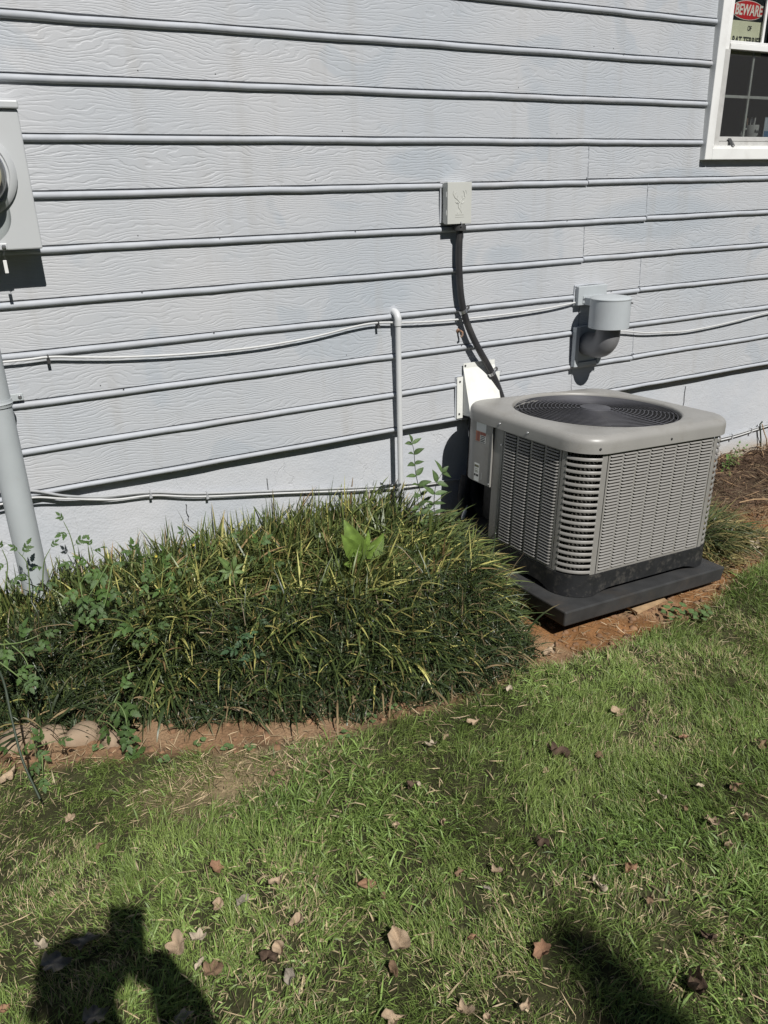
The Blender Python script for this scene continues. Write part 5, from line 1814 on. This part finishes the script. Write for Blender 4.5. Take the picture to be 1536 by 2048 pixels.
# ---- dead leaves
def dead_leaf(seed, kind, curl, col):
    """dry leaf: kind 'oval' or number of pointed lobes; folded along the midrib, then curled and crumpled"""
    rng = random.Random(seed)
    NT, NR = 26, 5
    ph = rng.uniform(0, 6)
    asp = rng.uniform(.45, .62) if kind == 0 else rng.uniform(.72, .95)
    lob = [rng.uniform(.75, 1.15) for _ in range(7)]
    out = []
    for j in range(NT):
        th = 2 * math.pi * j / NT
        if kind == 0:
            r = .5 * (1 - .10 * math.cos(2 * th)) * (1 + .05 * math.sin(5 * th + ph))
            if abs(math.sin(th)) < .25:
                r *= 1.12
        else:
            k = th / (2 * math.pi) * kind
            f = abs((k % 1.0) - .5) * 2
            r = (.33 + .20 * f ** 1.4) * lob[int(k + .5) % kind] * (1 + .05 * math.sin(11 * th + ph))
        out.append((r * math.cos(th), r * math.sin(th) * asp))
    fold = curl * rng.uniform(.7, 1.5)
    roll = curl * rng.uniform(.8, 2.2)
    dirn = rng.uniform(-.6, .6)
    vs, cols = [], []
    ca, sa = math.cos(dirn), math.sin(dirn)
    for i in range(NR + 1):
        f = i / NR
        for j in range(NT):
            x, y = out[j][0] * f, out[j][1] * f
            z = fold * .55 * abs(y) ** 1.15
            z += curl * .10 * math.sin(7 * x + 5 * y + ph) * f + curl * .06 * math.sin(13 * y - 6 * x + ph)
            u, w = ca * x + sa * y, -sa * x + ca * y
            a = u * roll * 1.5
            if abs(roll) > .05:
                R0 = 1 / (roll * 1.5)
                u2, z2 = (R0 - z) * math.sin(a), R0 - (R0 - z) * math.cos(a)
            else:
                u2, z2 = u, z
            vs.append((ca * u2 - sa * w, sa * u2 + ca * w, z2))
            vein = .78 if (j % 5 == 0 and f > .1) else 1.0
            cols.append(tuple(c * vein * (1 + .16 * math.sin(6 * x + 9 * y + ph)) * (1 - .12 * (f > .9)) for c in col))
    fs = []
    for i in range(NR):
        for j in range(NT):
            k = (j + 1) % NT
            fs.append((i * NT + j, (i + 1) * NT + j, (i + 1) * NT + k, i * NT + k))
    mb = MB().add(vs, fs)
    p = Vector(vs[NR * NT + NT // 2])
    tb = MB().tube([p * .9, p * 1.15 + Vector((0, .02, .02)), p * 1.45 + Vector((0, .06, .0))], [.012, .009, .008], 5)
    mb.add(tb.v, tb.f)
    cols += [tuple(c * .6 for c in col)] * len(tb.v)
    return colored(mb, "dead_leaf", cols, M_DEAD)


TAN, PALE, BROWN, DARK, RED, GREY = (.50, .375, .255), (.60, .50, .37), (.28, .185, .115), (.14, .095, .068), (.36, .21, .13), (.40, .35, .28)
TONES = {"tan": TAN, "pale": PALE, "brown": BROWN, "dark": DARK, "red": RED, "grey": GREY}
DEAD = {}
for tn, tc_ in TONES.items():
    DEAD[tn] = [dead_leaf(sum(map(ord, tn)) + k, (0, 5, 0, 5)[k], (.95, .85, 1.6, 1.5)[k], tc_) for k in range(4)]
LEAVES = [  # u, v, length in px, variant, tone, rotation, label
    (1019, 1378, 26, 0, "pale", 250, "pale pointed dead leaf at the lawn's edge beside the clay strip"),
    (1233, 1425, 30, 3, "tan", 20, "tan curled dead leaf on the upper lawn, left of a small dark one"),
    (1266, 1421, 15, 2, "dark", 100, "small dark crumpled leaf right of the tan curled one on the upper lawn"),
    (1138, 1450, 26, 1, "pale", 60, "small pale ragged leaf standing on the upper lawn below the pad"),
    (946, 1447, 26, 3, "tan", 30, "tan folded leaf with a dark hollow in the grass below the mound's right end"),
    (863, 1490, 36, 1, "pale", 10, "large flat pale leaf close under the soil strip"),
    (890, 1475, 20, 2, "tan", 60, "small tan leaf just behind the large flat pale one"),
    (1113, 1510, 48, 3, "dark", 25, "large dark brown crumpled leaf in the middle of the upper lawn"),
    (1092, 1542, 20, 0, "tan", 20, "small tan leaf just below the large dark crumpled one"),
    (1198, 1515, 24, 2, "brown", 80, "brown leaf sunk in the grass right of the large dark crumpled one"),
    (1370, 1475, 22, 1, "red", 20, "rusty red-brown leaf in the lawn right of centre, highest of the rust-coloured ones"),
    (1525, 1490, 24, 3, "brown", 50, "brown leaf cut by the right edge, level with the rusty red one"),
    (822, 1570, 26, 2, "dark", 0, "dark brown leaf in the centre of the lawn, left of a pale scrap"),
    (838, 1568, 16, 0, "pale", 300, "pale scrap of leaf touching the dark brown one at the lawn's centre"),
    (1400, 1571, 17, 0, "pale", 5, "thin pale sliver of leaf on the right-hand lawn"),
    (1323, 1594, 22, 2, "pale", 120, "pale folded leaf with a dark inside, below the thin pale sliver"),
    (1371, 1617, 16, 3, "brown", 70, "small brown scrap of leaf left of the big tan leaf on the right"),
    (1473, 1574, 28, 3, "brown", 10, "brown shrivelled leaf low in the grass near the right edge"),
    (1423, 1645, 36, 1, "tan", 320, "big flat tan leaf on the right-hand lawn"),
    (1493, 1637, 22, 2, "tan", 70, "narrow curled tan leaf right of the big flat one"),
    (1458, 1695, 30, 2, "tan", 80, "twisted tan leaf below the big flat one at the right"),
    (1260, 1737, 30, 2, "red", 40, "reddish curled leaf above the open dark-hearted one"),
    (1198, 1775, 36, 2, "pale", 110, "pale open curled leaf with a dark heart in the middle right of the lawn"),
    (793, 1655, 28, 0, "tan", 70, "tan narrow leaf in the lawn's centre, tilted upward"),
    (888, 1647, 20, 2, "tan", 80, "small twisted tan leaf right of the tilted narrow one"),
    (918, 1745, 20, 3, "brown", 30, "small brown crumpled leaf left of a pointed tan one"),
    (993, 1742, 30, 1, "tan", 120, "pointed tan leaf with two lobes near the lawn's centre"),
    (974, 1777, 22, 0, "grey", 120, "narrow grey leaf just below the pointed two-lobed one"),
    (798, 1885, 66, 0, "tan", 285, "longest tan leaf, lying upright in the lower middle of the lawn"),
    (790, 1942, 40, 0, "brown", 280, "thin brown leaf trailing below the longest tan one"),
    (947, 1876, 24, 1, "red", 20, "small flat reddish leaf right of the longest tan one"),
    (1083, 1898, 46, 1, "red", 80, "reddish tan leaf at the upper left tip of the dark shadow"),
    (1420, 1875, 30, 2, "dark", 120, "dark curled leaf at the lower right, alone in the grass"),
    (1393, 1975, 54, 3, "dark", 130, "large dark brown leaf near the lower right corner"),
    (932, 2022, 44, 1, "tan", 110, "broad tan leaf at the bottom edge, right of centre"),
    (1053, 2014, 24, 3, "tan", 60, "small tan leaf at the bottom, left of the dark shadow's foot"),
    (976, 2038, 24, 0, "tan", 100, "narrow tan leaf cut by the bottom edge beside the broad one"),
    (783, 2040, 36, 3, "tan", 10, "tan leaf cut by the bottom edge left of the broad one"),
    (1083, 1690, 34, 3, "dark", 10, "flat dark leaf sunk deep in the grass at the lawn's middle"),
    (140, 1637, 24, 1, "tan", 40, "tan notched leaf alone on the grass at the left, below the stones"),
    (200, 1692, 20, 3, "brown", 20, "small brown leaf below the tan notched one at the left"),
    (435, 1735, 34, 1, "red", 0, "orange-brown flat leaf among the broad grass left of centre"),
    (555, 1765, 32, 3, "tan", 60, "crumpled tan leaf right of the orange-brown flat one"),
    (636, 1760, 20, 2, "tan", 100, "small pinched tan leaf right of the crumpled one"),
    (735, 1768, 38, 0, "red", 5, "flat rusty leaf lying level near the lawn's centre bottom"),
    (765, 1795, 20, 2, "brown", 80, "little brown leaf just right of the flat rusty one"),
    (435, 1811, 34, 0, "tan", 50, "slim tan leaf in a pair, the left one, above the shadow's shoulder"),
    (485, 1803, 36, 0, "grey", 65, "slim grey-tan leaf in a pair, the right one, above the shadow's shoulder"),
    (595, 1845, 42, 0, "tan", 30, "slim pinkish tan leaf right of the slim pair"),
    (83, 1893, 42, 1, "pale", 100, "pale lobed leaf on the sunlit grass left of the person's shadow"),
    (107, 1930, 50, 3, "grey", 20, "grey leaf half inside the left edge of the person's shadow"),
    (357, 1893, 56, 1, "tan", 100, "large pinkish tan leaf at the right edge of the person's shadow"),
    (397, 1877, 44, 1, "pale", 20, "pale angular leaf right of the large pinkish one"),
    (399, 1928, 24, 0, "pale", 60, "small pale leaf between the pinkish one and the broad brown one"),
    (427, 1942, 50, 1, "brown", 20, "broad flat brown leaf right of the shadow's arm"),
    (533, 1915, 44, 3, "dark", 40, "dark brown wrinkled leaf touching two narrow pale ones"),
    (561, 1900, 42, 0, "tan", 95, "narrow tan leaf standing against the dark wrinkled one"),
    (580, 1955, 40, 0, "grey", 290, "grey-tan rolled leaf below the dark wrinkled one"),
    (10, 2020, 30, 1, "red", 60, "orange leaf at the lower left corner"),
    (367, 2037, 46, 1, "grey", 20, "grey leaf at the bottom edge inside the shadow's arm"),
    (187, 2036, 46, 3, "grey", 40, "shaded leaf at the bottom edge inside the shadow's body"),
    (170, 1886, 40, 2, "grey", 20, "shaded curled leaf inside the top of the shadow's shoulder"),
    (550, 1545, 26, 3, "brown", 20, "brown leaf on the dry grass just below the soil strip"),
    (553, 1612, 16, 2, "pale", 80, "tiny pale scrap below the brown leaf on the dry grass"),
    (22, 1553, 34, 3, "tan", 60, "crumpled tan leaf under the dark stalk at the left edge"),
    (1105, 1303, 34, 3, "tan", 40, "tan crumpled leaf on the clay between the mound and the pad"),
    (1512, 1092, 32, 1, "pale", 330, "pale leaf with a dark shadow on the clay at the right edge"),
    (1300, 1800, 22, 3, "brown", 70, "small brown scrap right of the pale open curled leaf"),
    (660, 1545, 18, 0, "brown", 40, "small brown sliver in the grass below the soil strip's middle"),
]
for (u, v, L_, var, tone, rot, lab) in LEAVES:
    c = on_ground(u, v, .018)
    dist = (c - Vector((0, 0, CAM_Z))).length
    size = L_ * dist / F_PX * (.92, .94, 1.06, 1.08)[var]
    rr_ = random.Random(u * 7 + v)
    M = Matrix.Translation(c) @ Matrix.Rotation(R_(rot - 28), 4, 'Z') @ Matrix.Rotation(rr_.uniform(-.5, .5), 4, 'X') @ Matrix.Rotation(rr_.uniform(-.35, .35), 4, 'Y') @ Matrix.Scale(size, 4)
    o = share("dead_leaf", DEAD[tone][var], None, M)
    tag(o, lab, "dead leaf", "fallen leaves on the lawn")

# ---- litter to the right of the condenser
def litter():
    n = 2600
    x = RNG.uniform(2.6, 4.6, n)
    y = 2.76 - .55 * RNG.random(n) ** 1.4
    col = np.where((RNG.random(n) < .4)[:, None], np.array([.30, .20, .115]), np.array([.11, .07, .045])) * RNG.uniform(.5, 1.3, (n, 1))
    base = np.stack([x, y, gh(x, y) + RNG.uniform(.0, .035, n)], -1)
    me = blades_mesh("litter", base, RNG.uniform(0, 2 * math.pi, n), RNG.uniform(.03, .13, n), RNG.uniform(.002, .007, n), RNG.normal(R_(6), R_(14), n), RNG.normal(R_(10), R_(25), n), col, col, 3, M_DEAD)
    tag(finish("straw_mulch", me, None), "brown straw and leaf mulch heaped along the wall right of the condenser", "mulch", None, "stuff")


litter()
for k, (a, b, lab) in enumerate([((1478, 1005), (1535, 998), "long pale straw stalk lying on the mulch at the right"), ((1500, 1080), (1540, 1076), "pale dry stick along the edge of the clay at the right")]):
    p, q = on_ground(*a, .03), on_ground(*b, .035)
    tag(MB().tube([p, (p + q) / 2 + Vector((0, 0, .008)), q], .0032, 6).build("dry_stick", M_WOOD, None, smooth=60), lab, "stick")

# clods and pebbles on the bare strip
def clods():
    rng = random.Random(77)
    mb = MB()
    k = 0
    while k < 900:
        x = rng.uniform(-.5, 3.4)
        y = float(edge_y(np.array([x]))[0]) + rng.uniform(-.02, .34)
        if y > float(bed_front(np.array([x]))[0]) + .03 and x < 1.56:
            continue
        r = rng.choice([.003, .004, .005, .006, .009, .013]) * rng.uniform(.7, 1.3)
        z = ghs(x, y)
        pr = [(r * rng.uniform(.85, 1.15) * math.sin(a) + .0002, z + r * .65 * math.cos(a)) for a in (0.15, .9, 1.6, 2.3)]
        rings = []
        for q, (rad, zz) in enumerate(pr):
            rings.append([(x + rad * rng.uniform(.75, 1.2) * math.cos(2 * math.pi * j / 6), y + rad * rng.uniform(.75, 1.2) * math.sin(2 * math.pi * j / 6), zz) for j in range(6)])
        mb.loops(rings, True, True, True)
        k += 1
    o = mb.build("soil_clods", mat("clay_clod", (.22, .125, .068), .95, var=.35, vscale=25, bump=.5, bscale=120), None, smooth=60)
    tag(o, "crumbs and clods of reddish clay along the bare strip", "soil", None, "stuff")


clods()


# ================================================================== BEHIND THE CAMERA: casters of the two lawn shadows, and trees added to dim the sky
def skin(name, verts, edges, m, parent, levels=2, root=0):
    me = bpy.data.meshes.new(name)
    me.from_pydata([v[:3] for v in verts], edges, [])
    o = bpy.data.objects.new(name, me)
    COL.objects.link(o)
    md = o.modifiers.new("skin", 'SKIN')
    md.use_smooth_shade = True
    for i, v in enumerate(verts):
        rx, ry = (v[3], v[4]) if len(v) > 4 else (v[3], v[3])
        me.skin_vertices[0].data[i].radius = (rx, ry)
        me.skin_vertices[0].data[i].use_root = (i == root)
    sb = o.modifiers.new("smooth", 'SUBSURF')
    sb.levels = sb.render_levels = levels
    me.materials.append(m)
    put(o, parent)
    return o


zg = ghs(-.07, -.36)
person = thing("person", "person holding up a phone, whose shadow falls on the lawn's lower left", "person", (-.07, -.37, zg))
pz = lambda z: z + zg
body = [(-.07, -.37, pz(.94), .13, .10), (-.075, -.37, pz(1.10), .12, .09), (-.08, -.36, pz(1.30), .145, .10), (-.082, -.35, pz(1.45), .075, .065), (-.084, -.335, pz(1.53), .055, .055),
        (-.092, -.315, pz(1.63), .070, .080), (-.094, -.31, pz(1.70), .080, .092), (-.094, -.315, pz(1.77), .064, .074),
        (.070, -.35, pz(1.43), .058), (.090, -.23, pz(1.36), .047), (.088, -.13, pz(1.33), .044), (.068, -.07, pz(1.39), .038), (.066, -.020, pz(1.405), .024),
        (-.245, -.37, pz(1.43), .058), (-.285, -.39, pz(1.28), .046), (-.30, -.395, pz(1.16), .040), (-.29, -.34, pz(1.02), .032), (-.28, -.30, pz(.91), .024),
        (.015, -.37, pz(.88), .088), (.03, -.355, pz(.50), .060), (.035, -.375, pz(.30), .055), (.035, -.385, pz(.08), .040),
        (-.155, -.37, pz(.88), .088), (-.17, -.36, pz(.50), .060), (-.175, -.375, pz(.30), .055), (-.175, -.39, pz(.08), .040)]
ed = [(0, 1), (1, 2), (2, 3), (3, 4), (4, 5), (5, 6), (6, 7), (3, 8), (8, 9), (9, 10), (10, 11), (11, 12), (3, 13), (13, 14), (14, 15), (15, 16), (16, 17), (0, 18), (18, 19), (19, 20), (20, 21), (0, 22), (22, 23), (23, 24), (24, 25)]
skin("body", body, ed, M_SKIN, person)
shirt_i = [0, 1, 2, 3, 8, 9, 10, 11, 13, 14]
sv = [tuple(body[i][:3]) + tuple(r * 1.10 + .006 for r in (body[i][3:] if len(body[i]) > 4 else (body[i][3], body[i][3]))) for i in shirt_i]
sv[3] = sv[3][:2] + (sv[3][2] - .02,) + (.075, .065)
skin("shirt", sv, [(0, 1), (1, 2), (2, 3), (3, 4), (4, 5), (5, 6), (6, 7), (3, 8), (8, 9)], M_SHIRT, person)
jv = [(-.07, -.37, pz(.95), .135, .105)] + [tuple(body[i][:3]) + (body[i][3] * 1.1 + .008,) for i in (18, 19, 20, 21, 22, 23, 24, 25)]
skin("trousers", jv, [(0, 1), (1, 2), (2, 3), (3, 4), (0, 5), (5, 6), (6, 7), (7, 8)], M_JEANS, person)
for x in (.035, -.175):
    skin("shoe", [(x, -.40, pz(.04), .042, .036), (x, -.30, pz(.032), .046, .030), (x, -.20, pz(.025), .038, .022)], [(0, 1), (1, 2)], M_SHOE, person)
skin("hair", [(-.088, -.345, pz(1.71), .100, .070), (-.084, -.335, pz(1.785), .108, .090), (-.078, -.325, pz(1.838), .084, .075)], [(0, 1), (1, 2)], M_HAIR, person)
fc = MB()
fc.lathe([(.0005, .012), (.006, .008), (.009, 0)], (-.094, -.218, pz(1.685)), 'Z', 8)
for sx in (-.030, .030):
    fc.lathe([(.0005, .010), (.011, .004), (.013, -.004)], (-.094 + sx, -.228, pz(1.715)), 'Y', 10)
fc.build("face_features", M_SKIN, person, smooth=80)
for sx in (-1, 1):
    MB().lathe([(.0005, .03), (.012, .02), (.014, 0), (.009, -.022), (.0005, -.03)], (-.094 + sx * .083, -.315, pz(1.695)), 'Z', 10).build("ear", M_SKIN, person, smooth=80)


def cpt(x, y, z):
    """point in the phone's own frame: x right, y up, z away from the scene"""
    return cam_dir(x, y, -z) + Vector((0, 0, CAM_Z))


# right hand round the phone's lower right side: palm, four fingers across its back, thumb along its face
hand = [(body[12][0], body[12][1], body[12][2])]
w_ = Vector(body[12][:3])
palm = [tuple(w_) + (.022, .018), tuple(cpt(.074, -.105, .020)) + (.030, .013), tuple(cpt(.070, -.075, .018)) + (.032, .011)]
skin("hand", palm, [(0, 1), (1, 2)], M_SKIN, person)
for k, (yy_, ll) in enumerate(((-.060, .050), (-.076, .055), (-.092, .050), (-.107, .040))):
    skin("finger", [tuple(cpt(.073, yy_, .016)) + (.0095,), tuple(cpt(.073, yy_, -.004)) + (.0090,), tuple(cpt(.060, yy_, -.009)) + (.0082,), tuple(cpt(.070 - ll, yy_ + .003, -.009)) + (.0068,)], [(0, 1), (1, 2), (2, 3)], M_SKIN, person, 1)
skin("thumb", [tuple(cpt(.072, -.085, .022)) + (.011,), tuple(cpt(.062, -.062, .021)) + (.0105,), tuple(cpt(.050, -.040, .019)) + (.008,)], [(0, 1), (1, 2)], M_SKIN, person, 1)
lw = Vector(body[17][:3])
skin("hand", [tuple(lw) + (.022, .016), tuple(lw + Vector((0, .02, -.06))) + (.036, .014), tuple(lw + Vector((0, .03, -.10))) + (.034, .012)], [(0, 1), (1, 2)], M_SKIN, person)
for k in range(4):
    b_ = lw + Vector((0, .012 + .016 * k, -.10 - .003 * (1.5 - abs(k - 1.5))))
    skin("finger", [tuple(b_) + (.0088,), tuple(b_ + Vector((.006, .004, -.040))) + (.0080,), tuple(b_ + Vector((.022, .006, -.068 - .004 * (k in (1, 2))))) + (.0066,)], [(0, 1), (1, 2)], M_SKIN, person, 1)
skin("thumb", [tuple(lw + Vector((.004, .03, -.03))) + (.011,), tuple(lw + Vector((.012, .062, -.065))) + (.010,), tuple(lw + Vector((.016, .068, -.095))) + (.0075,)], [(0, 1), (1, 2)], M_SKIN, person, 1)
phone = MB()
c8 = [(-.012, -.088), (.070, -.088), (.070, .056), (-.012, .056)]
phone.loops([[tuple(cpt(x, y, .003)) for x, y in c8], [tuple(cpt(x, y, .0115)) for x, y in c8]], True, True, True)
tag(phone.build("phone", M_PHONE, None), "phone held up in the standing person's right hand", "phone")


def cypress(top, base_r):
    rng = np.random.default_rng(5)
    x0, y0, zt = top
    t = thing("cypress_tree", "tall slender evergreen behind the viewer, its pointed tip shading the lawn's lower right", "tree", (x0, y0, 0))
    MB().tube([(x0, y0, -.1), (x0 + .01, y0, 1.2), (x0, y0, zt - .5), (x0, y0, zt - .06)], [.07, .055, .03, .006], 10).build("trunk", M_BARK, t, smooth=60)
    n = 22000
    d = rng.random(n) ** .8 * (zt - .35)
    rad = np.minimum(.055 + .14 * d + .12 * np.maximum(d - .6, 0), base_r) * (.75 + .35 * rng.random(n)) * np.sqrt(rng.random(n))
    a = rng.uniform(0, 2 * math.pi, n)
    c = np.stack([x0 + rad * np.cos(a), y0 + rad * np.sin(a), zt - d], -1)
    up = np.stack([.45 * np.cos(a), .45 * np.sin(a), np.ones(n)], -1) + rng.normal(0, .25, (n, 3))
    up /= np.linalg.norm(up, axis=1)[:, None]
    side = np.cross(up, rng.normal(0, 1, (n, 3)))
    side /= np.linalg.norm(side, axis=1)[:, None]
    L = rng.uniform(.03, .07, n)[:, None]
    W = rng.uniform(.010, .022, n)[:, None]
    V = np.stack([c - up * L * .5, c + side * W, c + up * L * .6, c - side * W], 1).reshape(-1, 3)
    me = np_mesh("crown", V, np.arange(4 * n), np.arange(n) * 4, None, M_EVERGREEN)
    finish("crown", me, None, t)


cypress((.765, -4.6, 5.90), .55)


def sky_dimming_trees():
    """unseen trees, assumed from the fallen leaves, added to cut sky light on the wall"""
    rng = np.random.default_rng(9)
    Vs = []
    for k in range(26):
        x0, y0, h, r = -19 + 1.5 * k + rng.uniform(-.4, .4), -9.0 + rng.uniform(-.8, .8), rng.uniform(5.2, 6.6), rng.uniform(1.0, 1.5)
        n = 1500
        t = rng.random(n)
        z = .1 + (h - .1) * t
        rad = r * np.sin(np.pi * np.clip(t * .85 + .13, 0, 1)) ** .7 * (.55 + .5 * rng.random(n))
        a = rng.uniform(0, 2 * math.pi, n)
        c = np.stack([x0 + rad * np.cos(a), y0 + rad * np.sin(a), z], -1)
        u = rng.normal(0, 1, (n, 3))
        u /= np.linalg.norm(u, axis=1)[:, None]
        w = np.cross(u, rng.normal(0, 1, (n, 3)))
        w /= np.linalg.norm(w, axis=1)[:, None]
        L, W = rng.uniform(.14, .26, n)[:, None], rng.uniform(.08, .16, n)[:, None]
        Vs.append(np.stack([c - u * L, c + w * W, c + u * L, c - w * W], 1).reshape(-1, 3))
    V = np.concatenate(Vs)
    me = np_mesh("sky_dimming_trees", V, np.arange(len(V)), np.arange(len(V) // 4) * 4, None, M_EVERGREEN)
    o = finish("sky_dimming_trees", me, None)
    tag(o, "dark line of trees closing the yard far behind the viewer", "trees", None, "stuff")


sky_dimming_trees()
